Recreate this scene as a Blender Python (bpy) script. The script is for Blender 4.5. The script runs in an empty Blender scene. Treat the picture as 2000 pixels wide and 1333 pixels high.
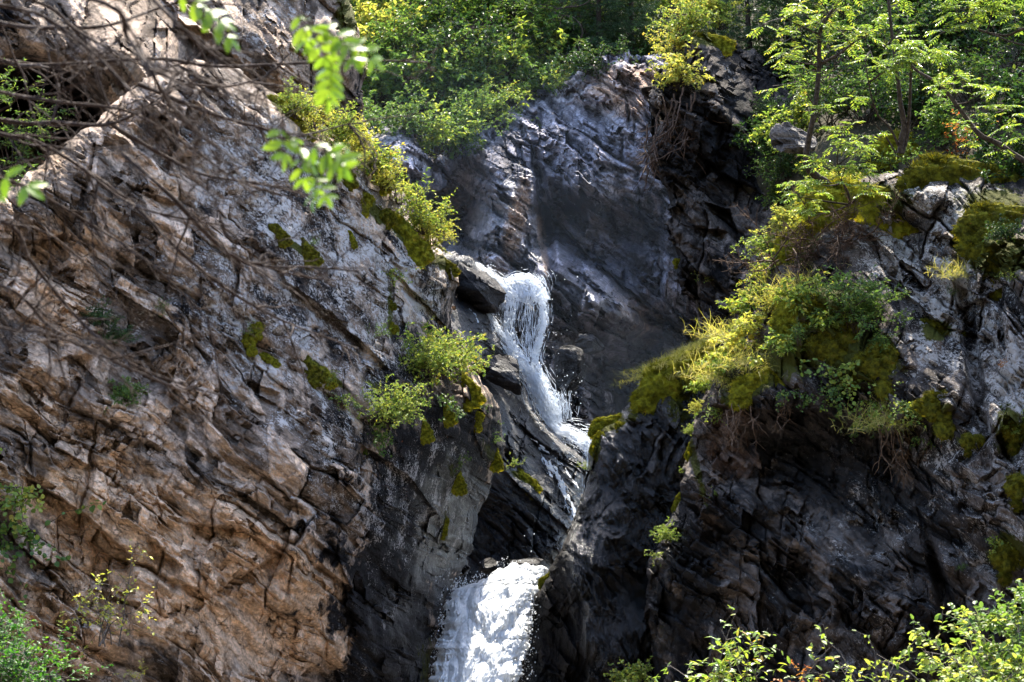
import bpy, math, random
import numpy as np
from mathutils import Vector, Matrix
C = bpy.context.scene.collection
R = math.radians
# ------------------------------------------------------------------ camera
LENS, SENSOR = 70.0, 36.0
PITCH = R(8.0)
CAM = np.array([0.0, 0.0, 1.7])
FWD = np.array([0.0, math.cos(PITCH), math.sin(PITCH)])
UP = np.array([0.0, -math.sin(PITCH), math.cos(PITCH)])
RT = np.array([1.0, 0.0, 0.0])
W = SENSOR / LENS
def P(px, py, d):
    px = np.asarray(px, float); py = np.asarray(py, float); d = np.asarray(d, float)
    u = (px - 1000) / 2000 * W * d; v = (666.5 - py) / 2000 * W * d
    return CAM + d[..., None] * FWD + u[..., None] * RT + v[..., None] * UP
def p1(px, py, d): return Vector(P(px, py, d))
# ------------------------------------------------------------------ noise
M32 = np.uint64(0xFFFFFFFF)
def hsh(ix, iy, s):
    x = (ix.astype(np.int64).astype(np.uint64) * np.uint64(374761393) + iy.astype(np.int64).astype(np.uint64) * np.uint64(668265263)
         + np.uint64(s * 2246822519 % 4294967296)) & M32
    x ^= x >> np.uint64(13); x = (x * np.uint64(1274126177)) & M32
    x ^= x >> np.uint64(16); x = (x * np.uint64(2654435761)) & M32
    x ^= x >> np.uint64(15)
    return x.astype(np.float64) / 4294967296.0
def perlin(x, y, s=0):
    ix = np.floor(x); iy = np.floor(y); fx = x - ix; fy = y - iy
    u = fx * fx * fx * (fx * (fx * 6 - 15) + 10); v = fy * fy * fy * (fy * (fy * 6 - 15) + 10)
    def g(dx, dy):
        a = hsh(ix + dx, iy + dy, s) * 2 * math.pi
        return np.cos(a) * (fx - dx) + np.sin(a) * (fy - dy)
    n0 = g(0, 0) * (1 - u) + g(1, 0) * u; n1 = g(0, 1) * (1 - u) + g(1, 1) * u
    return (n0 * (1 - v) + n1 * v) * 1.5
def fbm(x, y, s=0, o=4, gain=0.5):
    t = 0; a = 1; n = 0
    for i in range(o):
        t = t + a * perlin(x, y, s + i * 17); n += a
        a *= gain; x = x * 2.03 + 11.3; y = y * 2.03 - 7.7
    return t / n
def voro(x, y, s=0, tilt=1.0):
    """returns F2-F1, cell random, tilted plane height of the cell"""
    ix = np.floor(x); iy = np.floor(y)
    b1 = np.full(x.shape, 9.0); b2 = np.full(x.shape, 9.0); rid = np.zeros(x.shape); hh = np.zeros(x.shape)
    for dx in (-1, 0, 1):
        for dy in (-1, 0, 1):
            cx = ix + dx; cy = iy + dy
            qx = cx + 0.1 + 0.8 * hsh(cx, cy, s); qy = cy + 0.1 + 0.8 * hsh(cx, cy, s + 1)
            ax = x - qx; ay = y - qy
            d = np.sqrt(ax * ax + ay * ay)
            r = hsh(cx, cy, s + 2)
            h = r - 0.5 + tilt * ((hsh(cx, cy, s + 3) - 0.5) * ax + (hsh(cx, cy, s + 4) - 0.5) * ay)
            m = d < b1
            b2 = np.where(m, b1, np.minimum(b2, d)); b1 = np.where(m, d, b1)
            rid = np.where(m, r, rid); hh = np.where(m, h, hh)
    return b2 - b1, rid, hh
def facet(x, y, s=0, tilt=1.4, q=0.9, amp=1.0):
    """continuous hewn facets: the upper envelope of random planes"""
    ix = np.floor(x); iy = np.floor(y); best = np.full(x.shape, -9.0)
    for dx in (-1, 0, 1):
        for dy in (-1, 0, 1):
            cx = ix + dx; cy = iy + dy
            ax = x - (cx + hsh(cx, cy, s)); ay = y - (cy + hsh(cx, cy, s + 1))
            h = (hsh(cx, cy, s + 2) - 0.5) * amp + tilt * ((hsh(cx, cy, s + 3) - 0.5) * ax + (hsh(cx, cy, s + 4) - 0.5) * ay) - q * (ax * ax + ay * ay)
            best = np.maximum(best, h)
    return best
def sstep(a, b, x):
    t = np.clip((x - a) / (b - a), 0, 1); return t * t * (3 - 2 * t)
def tps(ctrl):
    c = np.array(ctrl, float); xy = c[:, :2] / 1000.0; n = len(c)
    def U(r2): return np.where(r2 > 1e-12, r2 * np.log(r2 + 1e-12), 0)
    K = U(((xy[:, None] - xy[None]) ** 2).sum(-1)) + np.eye(n) * 1e-3
    A = np.zeros((n + 3, n + 3)); A[:n, :n] = K; A[:n, n] = 1; A[:n, n + 1:] = xy; A[n, :n] = 1; A[n + 1:, :n] = xy.T
    w = np.linalg.solve(A, np.concatenate([c[:, 2], np.zeros(3)]))
    def f(px, py):
        x = px / 1000.0; y = py / 1000.0; o = w[n] + w[n + 1] * x + w[n + 2] * y
        for i in range(n): o = o + w[i] * U((x - xy[i, 0]) ** 2 + (y - xy[i, 1]) ** 2)
        return o
    return f
def blob(px, py, lst):
    """soft patches: (cx, cy, rx, ry, rotation in degrees clockwise on the picture, weight)"""
    o = np.zeros(px.shape)
    for cx, cy, rx, ry, rot, w in lst:
        a = R(rot); ux = (px - cx) * math.cos(a) + (py - cy) * math.sin(a); uy = -(px - cx) * math.sin(a) + (py - cy) * math.cos(a)
        r = np.sqrt((ux / rx) ** 2 + (uy / ry) ** 2)
        o = np.maximum(o, w * np.clip(1.5 - r, 0, 1))
    return o
def polydist(px, py, poly):
    """signed distance (inside positive) and direction to the nearest border point"""
    best = np.full(px.shape, 1e18); qx = np.zeros(px.shape); qy = np.zeros(px.shape); ins = np.zeros(px.shape, bool)
    n = len(poly)
    for i in range(n):
        x0, y0 = poly[i]; x1, y1 = poly[(i + 1) % n]; ex = x1 - x0; ey = y1 - y0; L = ex * ex + ey * ey + 1e-9
        t = np.clip(((px - x0) * ex + (py - y0) * ey) / L, 0, 1)
        ax = x0 + t * ex; ay = y0 + t * ey; d = (px - ax) ** 2 + (py - ay) ** 2
        m = d < best; best = np.where(m, d, best); qx = np.where(m, ax, qx); qy = np.where(m, ay, qy)
        c = ((y0 > py) != (y1 > py)) & (px < (x1 - x0) * (py - y0) / (y1 - y0 + 1e-9) + x0)
        ins ^= c
    d = np.sqrt(best); sg = np.where(ins, 1.0, -1.0)
    nx = (px - qx) / np.maximum(d, 1e-6) * -sg; ny = (py - qy) / np.maximum(d, 1e-6) * -sg   # outward
    return d * sg, nx, ny
# ------------------------------------------------------------------ meshes
def mesh_np(name, v, faces_list, attrs=None, smooth=False):
    """faces_list: list of int arrays (n,k)"""
    me = bpy.data.meshes.new(name)
    v = np.asarray(v, np.float32)
    me.vertices.add(len(v)); me.vertices.foreach_set('co', v.ravel())
    fl = [np.asarray(f, np.int32) for f in faces_list if len(f)]
    nl = sum(f.size for f in fl); nf = sum(len(f) for f in fl)
    me.loops.add(nl); me.polygons.add(nf)
    me.loops.foreach_set('vertex_index', np.concatenate([f.ravel() for f in fl]).astype(np.int32))
    tot = np.concatenate([np.full(len(f), f.shape[1], np.int32) for f in fl])
    st = np.concatenate([[0], np.cumsum(tot)[:-1]]).astype(np.int32)
    me.polygons.foreach_set('loop_start', st)
    try: me.polygons.foreach_set('loop_total', tot)
    except Exception: pass
    me.polygons.foreach_set('use_smooth', np.full(nf, bool(smooth)))
    me.update(calc_edges=True); me.validate()
    for k, a in (attrs or {}).items():
        at = me.attributes.new(k, 'FLOAT_COLOR', 'POINT'); at.data.foreach_set('color', np.asarray(a, np.float32).ravel())
    return me
def put(name, me, mat, parent=None, loc=None):
    o = bpy.data.objects.new(name, me); C.objects.link(o)
    if mat is not None:
        if len(me.materials) == 0: me.materials.append(mat)
        elif me.materials[0] is not mat:
            o.material_slots[0].link = 'OBJECT'; o.material_slots[0].material = mat
    if parent is not None: o.parent = parent
    if loc is not None: o.location = loc
    return o
def tag(o, label, cat=None, group=None, kind=None):
    o['label'] = label
    if cat: o['category'] = cat
    if group: o['group'] = group
    if kind: o['kind'] = kind
    return o
def grid_faces(ny, nx, ok=None):
    i = np.arange(ny * nx).reshape(ny, nx)
    f = np.stack([i[:-1, :-1], i[1:, :-1], i[1:, 1:], i[:-1, 1:]], -1).reshape(-1, 4)
    if ok is not None: f = f[ok.ravel()[f].all(1)]
    return f
def compact(v, f, attrs=None):
    used = np.zeros(len(v), bool); used[f.ravel()] = True
    m = np.cumsum(used) - 1
    return v[used], m[f], {k: a[used] for k, a in (attrs or {}).items()}
class Sheet:
    """one rock mass: a relief sheet at its own distance whose borders curl back into sides"""
    def __init__(s, box, step, ctrl, d0, angle, poly=None, jag=(10, 45), roll=(50, 0.7), side=0.02, seed=1, ledges=(), lumps=(), ext=(0, 0), marg=60):
        x0, x1, y0, y1 = box
        s.xs = np.concatenate([np.arange(x0 - ext[0], x0, 9.0), np.arange(x0, x1 + step, step, dtype=float), np.arange(x1 + step + 9, x1 + step + ext[1], 9.0)]); s.ys = np.arange(y0, y1 + step, step, dtype=float); s.step = step
        s.px, s.py = np.meshgrid(s.xs, s.ys); px, py = s.px, s.py
        X = (px - 1000) / 2000 * W * d0; Y = (666.5 - py) / 2000 * W * d0
        a = R(angle)                                  # strata dip down to the right by this angle
        s.a = X * math.cos(a) - Y * math.sin(a); s.b = X * math.sin(a) + Y * math.cos(a)
        s.X, s.Y = X, Y
        s.d = tps(ctrl)(px, py)
        for cx, cy, rx, ry, rot, dd in lumps:
            sg = 1 if dd > 0 else -1
            t = np.clip(blob(px, py, [(cx, cy, rx, ry, rot, 1.0)]), 0, 1); s.d += sg * abs(dd) * t * t * (3 - 2 * t)
        for line, amp, L in ledges:
            lx = np.array([q[0] for q in line], float); ly = np.array([q[1] for q in line], float)
            wob = 5 * fbm(px / 25, py / 25, seed + 77, 3)
            t = py - np.interp(px, lx, ly) + wob
            win = sstep(lx[0] - 12, lx[0] + 25, px) * (1 - sstep(lx[-1] - 12, lx[-1] + 6, px))
            s.d += amp * win * np.where(t > 0, sstep(0, 5, t) * np.exp(-np.maximum(t, 0) / L), 0)
        s.mask = np.ones(px.shape, bool); s.ox = np.zeros(px.shape); s.oy = np.zeros(px.shape)
        s.sd = np.full(px.shape, 1e4)
        if poly is not None:
            sd, nx, ny = polydist(px, py, poly)
            vj = voro(px / jag[1], py / jag[1], seed + 5)[2]
            sd = sd + jag[0] * (1.2 * fbm(px / jag[1], py / jag[1], seed + 3, 4) + 1.0 * vj)
            s.sd = sd
            Rp, Rm = roll
            q = np.clip(sd / Rp, 0, 1)
            s.d += Rm * (1 - np.sqrt(np.clip(1 - (1 - q) ** 2, 0, 1)))
            out = np.where(sd < 0, -sd, 0)
            s.ox = -nx * out; s.oy = -ny * out
            s.d += side * out
            s.mask = sd > -marg
    def build(s, name, mat, attrs, h, label, kind='structure', cat=None, smooth=False):
        s.d = s.d - h * np.where(s.sd < 0, 0.6, 1.0)
        v = P(s.px + s.ox, s.py + s.oy, s.d).reshape(-1, 3)
        f = grid_faces(*s.px.shape, ok=s.mask)
        at = {k: np.stack([np.broadcast_to(c, s.px.shape) for c in a], -1).reshape(-1, 4) for k, a in attrs.items()}
        v, f, at = compact(v, f[:, ::-1], at)
        me = mesh_np(name, v, [f], at, smooth)
        o = put(name, me, mat); tag(o, label, cat, None, kind)
        return o
    def depth(s, px, py):
        i = int(np.clip(round((py - s.ys[0]) / s.step), 0, len(s.ys) - 1)); j = int(np.clip(np.searchsorted(s.xs, px), 0, len(s.xs) - 1))
        return float(s.d[i, j])
    def at(s, px, py, out=0.0): return p1(px, py, s.depth(px, py) - out)
def brick(a, b, s, La, Lb, tilt=1.0):
    """jointed blocks: rows along the strata cut by cross joints; edge distance, random, tilted block height"""
    t = b / Lb + 0.35 * np.sin(b / Lb * 1.7 + s); row = np.floor(t); fb = t - row; z = row * 0
    la = La * (0.5 + 1.3 * hsh(row, z, s)); u = a / la + 17.3 * hsh(row, z, s + 1) + 0.5 * fb * (hsh(row, z, s + 2) - 0.3)
    u = u + 0.22 * np.sin(u * 2.3 + row); col = np.floor(u); fa = u - col
    r = hsh(col, row, s + 3)
    hgt = r - 0.5 + tilt * ((hsh(col, row, s + 4) - 0.5) * (fa - 0.5) + (hsh(col, row, s + 5) - 0.35) * (fb - 0.5))
    ed = np.minimum(np.minimum(fa, 1 - fa) * la, np.minimum(fb, 1 - fb) * Lb)
    return ed, r, hgt
def rock_relief(a, b, s, big=0.5, mid=0.2, small=0.06, strata=0.15, fine=0.03, stretch=2.5, crack=0.12, scale=1.0):
    a = a / scale; b = b / scale
    n1 = fbm(a * 0.7, b * 0.7, s, 3); n2 = fbm(a * 0.7 + 9, b * 0.7, s + 1, 3); f1 = fbm(a * 5, b * 5, s + 2, 3); f2 = fbm(a * 5 + 4, b * 5, s + 3, 3)
    wa = a + 0.30 * n1 + 0.045 * f1; wb = b + 0.20 * n2 + 0.03 * f2
    sa = wa + 0.45 * wb; sb = wb - 0.12 * wa
    h = big * facet(sa / 1.5, sb / 0.8, s + 10)
    e1, r1, p1_ = brick(sa, sb, s + 82, 0.75 * stretch * 0.5, 0.62, 1.5)
    e2, r2, p2 = brick(sa + 0.25 * sb, sb + 0.1 * sa, s + 20, 0.30 * stretch * 0.5, 0.25, 1.8)
    e3, r3, p3 = brick(sa - 0.35 * sb, sb - 0.08 * sa, s + 40, 0.10 * stretch * 0.6, 0.075, 1.8)
    mk1 = sstep(-0.25, 0.2, fbm(a * 0.7, b * 0.7, s + 31, 2)); mk2 = sstep(-0.2, 0.25, fbm(a * 1.2, b * 1.2, s + 32, 2)); mk3 = sstep(-0.15, 0.2, fbm(a * 1.9, b * 1.9, s + 33, 2))
    h = h + mid * (0.5 * facet(sa / (0.3 * stretch), sb / 0.34, s + 30) + 1.1 * p1_ * mk1 + 0.8 * p2 * mk2)
    h = h + small * (1.1 * facet(sa / (0.12 * stretch), sb / 0.12, s + 50) + 1.7 * p3 * mk3 + 1.0 * p2 * mk2 + 0.5 * facet(sa / (0.05 * stretch), sb / 0.05, s + 55))
    L = 0.42; t = (wb / L + 0.3 * fbm(a * .5, b * .5, s + 60, 2)); rw = hsh(np.floor(t), np.floor(t) * 0, s + 61)
    m = np.clip(fbm(a * 0.45, b * 0.9, s + 62, 2) + 0.35, 0, 1)
    h = h + strata * m * (np.mod(t, 1) * 0.7 + rw * 0.6)
    t2 = wb / 0.085 + 0.5 * fbm(a, b, s + 70, 2)
    h = h + fine * (np.mod(t2, 1) * 0.6 + hsh(np.floor(t2), np.floor(wa / 0.5), s + 71)) * sstep(-0.2, 0.3, fbm(a * 0.9, b * 0.9, s + 72, 2))
    g1 = sstep(-0.2, 0.15, fbm(a * 1.6, b * 1.6, s + 83, 2)); g2 = sstep(-0.15, 0.15, fbm(a * 2.5 + 5, b * 2.5, s + 84, 2))
    g3 = sstep(0.05, 0.25, fbm(a * 3.1 + 2, b * 3.1, s + 85, 2))
    h = h - crack * (1.5 * (1 - sstep(0.0, 0.04, e1)) * g1 * mk1 + 0.9 * (1 - sstep(0.0, 0.024, e2)) * g2 * mk2 + 0.4 * (1 - sstep(0.0, 0.013, e3)) * g3 * mk3)
    h = h + 0.030 * fbm(a * 7, b * 12, s + 90, 4) + 0.02 * np.abs(fbm(a * 3, b * 9, s + 93, 3))
    return h * scale, (r1, r2, r3)
# ------------------------------------------------------------------ materials
def newmat(name):
    m = bpy.data.materials.new(name); m.use_nodes = True
    nt = m.node_tree; nt.nodes.clear()
    out = nt.nodes.new('ShaderNodeOutputMaterial')
    return m, nt, out
class NB:
    def __init__(s, nt): s.nt = nt
    def n(s, t, **k):
        x = s.nt.nodes.new(t)
        for a, b in k.items(): setattr(x, a, b)
        return x
    def l(s, a, b): s.nt.links.new(a, b)
    def val(s, sock, v):
        if hasattr(v, 'is_output') or isinstance(v, bpy.types.NodeSocket): s.l(v, sock)
        else: sock.default_value = v
    def math(s, op, a, b=0.0, clamp=False):
        x = s.n('ShaderNodeMath', operation=op); x.use_clamp = clamp; s.val(x.inputs[0], a); s.val(x.inputs[1], b); return x.outputs[0]
    def mix(s, f, a, b, mode='MIX'):
        x = s.n('ShaderNodeMix', data_type='RGBA', blend_type=mode); s.val(x.inputs[0], f)
        s.val(x.inputs[6], a if not isinstance(a, tuple) else (*a, 1)); s.val(x.inputs[7], b if not isinstance(b, tuple) else (*b, 1)); return x.outputs[2]
    def noise(s, vec, scale, detail=5, rough=0.55, dist=0.0):
        x = s.n('ShaderNodeTexNoise'); s.l(vec, x.inputs['Vector']); x.inputs['Scale'].default_value = scale; x.inputs['Detail'].default_value = detail
        x.inputs['Roughness'].default_value = rough; x.inputs['Distortion'].default_value = dist; return x.outputs['Fac']
    def ramp(s, f, a, b):
        x = s.n('ShaderNodeMapRange'); x.interpolation_type = 'SMOOTHSTEP'; s.val(x.inputs['Value'], f); s.val(x.inputs['From Min'], a); s.val(x.inputs['From Max'], b); return x.outputs[0]
    def attr(s, name):
        x = s.n('ShaderNodeAttribute'); x.attribute_name = name; y = s.n('ShaderNodeSeparateColor'); s.l(x.outputs['Color'], y.inputs[0])
        return y.outputs[0], y.outputs[1], y.outputs[2], x.outputs['Alpha']
def rock_mat(name, angle, base1, base2, ochre, dark, lich, wetrough=0.2, bump=0.85, wetspec=0.4, ts=1.0, stain=0.0, coat=0.0, lich_scale=20.0, mosscol=(0.035, 0.036, 0.006)):
    m, nt, out = newmat(name); b = NB(nt)
    tc = b.n('ShaderNodeTexCoord')
    rot = b.n('ShaderNodeMapping'); rot.inputs['Rotation'].default_value = (0, R(-angle), 0); b.l(tc.outputs['Object'], rot.inputs['Vector'])
    st = b.n('ShaderNodeMapping'); st.inputs['Scale'].default_value = (0.62 * ts, 0.8 * ts, 1.0 * ts); b.l(rot.outputs[0], st.inputs['Vector'])
    isc = b.n('ShaderNodeMapping'); isc.inputs['Scale'].default_value = (ts, ts, ts); b.l(tc.outputs['Object'], isc.inputs['Vector']); iso = isc.outputs[0]; ani = st.outputs[0]
    zo, zd, zl, zm = b.attr('zone'); c1, c2, c3, wet = b.attr('cell')
    n1 = b.noise(ani, 2.2, 8, 0.6, 0.3); n2 = b.noise(ani, 9, 7, 0.65); n3 = b.noise(iso, 40, 5, 0.6); n4 = b.noise(ani, 28, 6, 0.7)
    cmb = b.math('ADD', b.math('MULTIPLY', c2, 0.5), b.math('MULTIPLY', c1, 0.35)); cmb = b.math('ADD', cmb, b.math('MULTIPLY', n2, 0.5)); cmb = b.math('SUBTRACT', cmb, 0.2)
    col = b.mix(b.ramp(cmb, 0.2, 0.8), base1, base2)
    of = b.ramp(b.math('ADD', zo, b.math('MULTIPLY', b.math('SUBTRACT', b.math('ADD', b.math('MULTIPLY', n1, .6), b.math('MULTIPLY', n2, .4)), 0.5), 2.2)), 0.3, 0.75)
    och = b.mix(b.ramp(b.math('ADD', n2, b.math('MULTIPLY', c3, 0.3)), 0.45, 0.85), ochre, tuple(x * 0.62 + 0.05 for x in ochre))
    col = b.mix(of, col, och)
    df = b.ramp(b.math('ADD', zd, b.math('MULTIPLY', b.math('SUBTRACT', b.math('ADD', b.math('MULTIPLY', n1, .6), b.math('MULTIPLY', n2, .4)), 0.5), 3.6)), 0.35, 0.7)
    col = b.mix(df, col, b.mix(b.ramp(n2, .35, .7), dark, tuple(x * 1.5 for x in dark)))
    v = b.math('ADD', b.math('MULTIPLY', n4, 1.1), b.math('ADD', b.math('MULTIPLY', c3, 0.35), b.math('MULTIPLY', n3, 0.4)))
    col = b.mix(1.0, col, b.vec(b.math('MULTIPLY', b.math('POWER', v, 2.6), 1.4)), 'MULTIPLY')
    # dark lines along the finest joints
    wv = b.n('ShaderNodeVectorMath', operation='ADD'); nz = b.n('ShaderNodeTexNoise'); nz.inputs['Scale'].default_value = 5.0; nz.inputs['Detail'].default_value = 4; b.l(ani, nz.inputs['Vector'])
    sm = b.n('ShaderNodeVectorMath', operation='SCALE'); b.l(nz.outputs['Color'], sm.inputs[0]); sm.inputs['Scale'].default_value = 0.35; b.l(ani, wv.inputs[0]); b.l(sm.outputs[0], wv.inputs[1])
    vo = b.n('ShaderNodeTexVoronoi', feature='DISTANCE_TO_EDGE'); vo.inputs['Scale'].default_value = 5.5; b.l(wv.outputs[0], vo.inputs['Vector'])
    jf = b.math('MULTIPLY', b.math('SUBTRACT', 1.0, b.ramp(vo.outputs['Distance'], 0.0, 0.035)), b.ramp(n1, 0.42, 0.6))
    col = b.mix(b.math('MULTIPLY', jf, 0.8), col, tuple(x * 0.6 for x in dark))
    if stain:   # water stains running down the face
        sm_ = b.n('ShaderNodeMapping'); sm_.inputs['Scale'].default_value = (2.2, 2.2, 0.28); b.l(tc.outputs['Object'], sm_.inputs['Vector'])
        s1 = b.noise(sm_.outputs[0], 1.6, 6, 0.65, 0.4)
        col = b.mix(b.math('MULTIPLY', b.ramp(s1, 0.52, 0.64), 0.8 * stain), col, tuple(x * 0.9 for x in dark))
        col = b.mix(b.math('MULTIPLY', b.ramp(s1, 0.44, 0.36), 0.15 * stain), col, tuple(x * 0.75 for x in ochre))
    # pale lichen flecks drawn out along the strata
    l1 = b.noise(ani, lich_scale, 6, 0.72, 0.6); l2 = b.noise(iso, 3.5, 3, 0.5)
    lt = b.math('ADD', l1, b.math('ADD', b.math('MULTIPLY', b.math('SUBTRACT', l2, 0.5), 0.55), b.math('MULTIPLY', zl, 0.16)))
    l3 = b.noise(ani, lich_scale * 2.6, 5, 0.75, 0.3); lt3 = b.math('ADD', l3, b.math('ADD', b.math('MULTIPLY', b.math('SUBTRACT', l2, 0.5), 0.45), b.math('MULTIPLY', zl, 0.15)))
    lf = b.math('MAXIMUM', b.ramp(lt, 0.685, 0.71), b.ramp(lt3, 0.665, 0.69))
    lf = b.math('MULTIPLY', lf, b.ramp(zl, 0.02, 0.22))
    col = b.mix(b.math('MULTIPLY', lf, 0.95), col, b.mix(n3, lich, tuple(x * 0.65 for x in lich)))
    o1 = b.noise(iso, 16, 3, 0.6); ofl = b.math('MULTIPLY', b.ramp(o1, 0.70, 0.74), b.ramp(zl, 0.1, 0.5))
    col = b.mix(b.math('MULTIPLY', ofl, 0.7), col, (0.30, 0.085, 0.02))
    mf = b.ramp(b.math('ADD', b.math('MULTIPLY', zm, 1.3), b.math('MULTIPLY', b.math('SUBTRACT', b.math('ADD', b.math('MULTIPLY', n2, 0.6), b.math('MULTIPLY', n4, 0.5)), 0.55), 2.6)), 0.5, 0.75)
    col = b.mix(mf, col, b.mix(n3, mosscol, tuple(x * 2.2 for x in mosscol)))
    p = b.n('ShaderNodeBsdfPrincipled'); b.l(col, p.inputs['Base Color'])
    wf = b.math('MULTIPLY', wet, b.math('SUBTRACT', 1.0, mf), True)
    wf2 = b.ramp(b.math('ADD', wf, b.math('MULTIPLY', b.math('SUBTRACT', n1, 0.5), 0.9)), 0.3, 0.75)
    rr = b.n('ShaderNodeMapRange'); b.l(wf2, rr.inputs['Value']); rr.inputs['To Min'].default_value = 0.9; rr.inputs['To Max'].default_value = wetrough
    b.l(rr.outputs[0], p.inputs['Roughness'])
    b.l(b.math('ADD', 0.10, b.math('MULTIPLY', wf2, wetspec)), p.inputs['Specular IOR Level'])
    bh = b.math('ADD', b.math('MULTIPLY', n4, 0.6), b.math('ADD', b.math('MULTIPLY', b.noise(ani, 75, 4, 0.7), 0.3), b.math('SUBTRACT', b.math('MULTIPLY', n2, 0.9), b.math('MULTIPLY', jf, 0.35))))
    bp = b.n('ShaderNodeBump'); bp.inputs['Strength'].default_value = bump; bp.inputs['Distance'].default_value = 0.07; b.l(bh, bp.inputs['Height'])
    if coat:     # a film of running water
        b.l(b.math('MULTIPLY', wf2, coat), p.inputs['Coat Weight']); p.inputs['Coat Roughness'].default_value = 0.07; p.inputs['Coat IOR'].default_value = 1.6; b.l(bp.outputs[0], p.inputs['Coat Normal'])
    b.l(bp.outputs[0], p.inputs['Normal']); b.l(p.outputs[0], out.inputs['Surface'])
    return m
def _vec(s, v):
    x = s.n('ShaderNodeCombineColor'); v = s.math('MULTIPLY', v, 0.95)
    for i in range(3): s.l(v, x.inputs[i])
    return x.outputs[0]
NB.vec = _vec
def leaf_mat(name, cols, trans=0.5, rough=0.5, spec=0.3):
    """leaves: each island its own shade, light passes through"""
    m, nt, out = newmat(name); b = NB(nt)
    g = b.n('ShaderNodeNewGeometry'); oi = b.n('ShaderNodeObjectInfo')
    cr = b.n('ShaderNodeValToRGB'); el = cr.color_ramp.elements
    f = b.math('ADD', b.math('MULTIPLY', g.outputs['Random Per Island'], 0.85), b.math('MULTIPLY', oi.outputs['Random'], 0.15))
    b.l(f, cr.inputs[0])
    for i, (pos, c) in enumerate(cols):
        e = el[i] if i < 2 else el.new(pos)
        e.position = pos; e.color = (*c, 1)
    p = b.n('ShaderNodeBsdfPrincipled'); b.l(cr.outputs[0], p.inputs['Base Color']); p.inputs['Roughness'].default_value = rough; p.inputs['Specular IOR Level'].default_value = spec
    t = b.n('ShaderNodeBsdfTranslucent'); b.l(b.mix(1.0, cr.outputs[0], (1.15, 1.10, 0.75), 'MULTIPLY'), t.inputs['Color'])
    mx = b.n('ShaderNodeMixShader'); mx.inputs[0].default_value = trans; b.l(p.outputs[0], mx.inputs[1]); b.l(t.outputs[0], mx.inputs[2])
    b.l(mx.outputs[0], out.inputs['Surface']); return m
def bark_mat(name, c1, c2, lich=None, scale=30):
    m, nt, out = newmat(name); b = NB(nt); tc = b.n('ShaderNodeTexCoord'); v = tc.outputs['Object']
    col = b.mix(b.ramp(b.noise(v, scale, 5, 0.6), 0.3, 0.7), c1, c2)
    if lich: col = b.mix(b.ramp(b.noise(v, scale * 0.6, 4, 0.6), 0.58, 0.66), col, lich)
    p = b.n('ShaderNodeBsdfPrincipled'); b.l(col, p.inputs['Base Color']); p.inputs['Roughness'].default_value = 0.9; p.inputs['Specular IOR Level'].default_value = 0.15
    bp = b.n('ShaderNodeBump'); bp.inputs['Strength'].default_value = 0.5; bp.inputs['Distance'].default_value = 0.01; b.l(b.noise(v, scale * 2, 4), bp.inputs['Height']); b.l(bp.outputs[0], p.inputs['Normal'])
    b.l(p.outputs[0], out.inputs['Surface']); return m
def moss_mat(name, c1, c2, c3):
    m, nt, out = newmat(name); b = NB(nt); tc = b.n('ShaderNodeTexCoord'); v = tc.outputs['Object']
    col = b.mix(b.ramp(b.noise(v, 5, 5, 0.6), 0.35, 0.68), c1, c2); col = b.mix(b.ramp(b.noise(v, 3.1, 3), 0.58, 0.72), col, c3)
    p = b.n('ShaderNodeBsdfPrincipled'); b.l(col, p.inputs['Base Color']); p.inputs['Roughness'].default_value = 0.95; p.inputs['Specular IOR Level'].default_value = 0.1
    t = b.n('ShaderNodeBsdfTranslucent'); b.l(b.mix(1.0, col, (1.2, 1.1, 0.5), 'MULTIPLY'), t.inputs['Color'])
    mx = b.n('ShaderNodeMixShader'); mx.inputs[0].default_value = 0.25; b.l(p.outputs[0], mx.inputs[1]); b.l(t.outputs[0], mx.inputs[2])
    bp = b.n('ShaderNodeBump'); bp.inputs['Strength'].default_value = 0.8; bp.inputs['Distance'].default_value = 0.03; b.l(b.noise(v, 40, 4, 0.7), bp.inputs['Height']); b.l(bp.outputs[0], p.inputs['Normal'])
    b.l(mx.outputs[0], out.inputs['Surface']); return m
def soil_mat(name, c1, c2, scale=6):
    m, nt, out = newmat(name); b = NB(nt); tc = b.n('ShaderNodeTexCoord'); v = tc.outputs['Object']
    col = b.mix(b.ramp(b.noise(v, scale, 8, 0.65), 0.35, 0.65), c1, c2)
    p = b.n('ShaderNodeBsdfPrincipled'); b.l(col, p.inputs['Base Color']); p.inputs['Roughness'].default_value = 0.95; p.inputs['Specular IOR Level'].default_value = 0.1
    bp = b.n('ShaderNodeBump'); bp.inputs['Strength'].default_value = 0.7; bp.inputs['Distance'].default_value = 0.05; b.l(b.noise(v, scale * 4, 6, 0.7), bp.inputs['Height']); b.l(bp.outputs[0], p.inputs['Normal'])
    b.l(p.outputs[0], out.inputs['Surface']); return m
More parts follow.
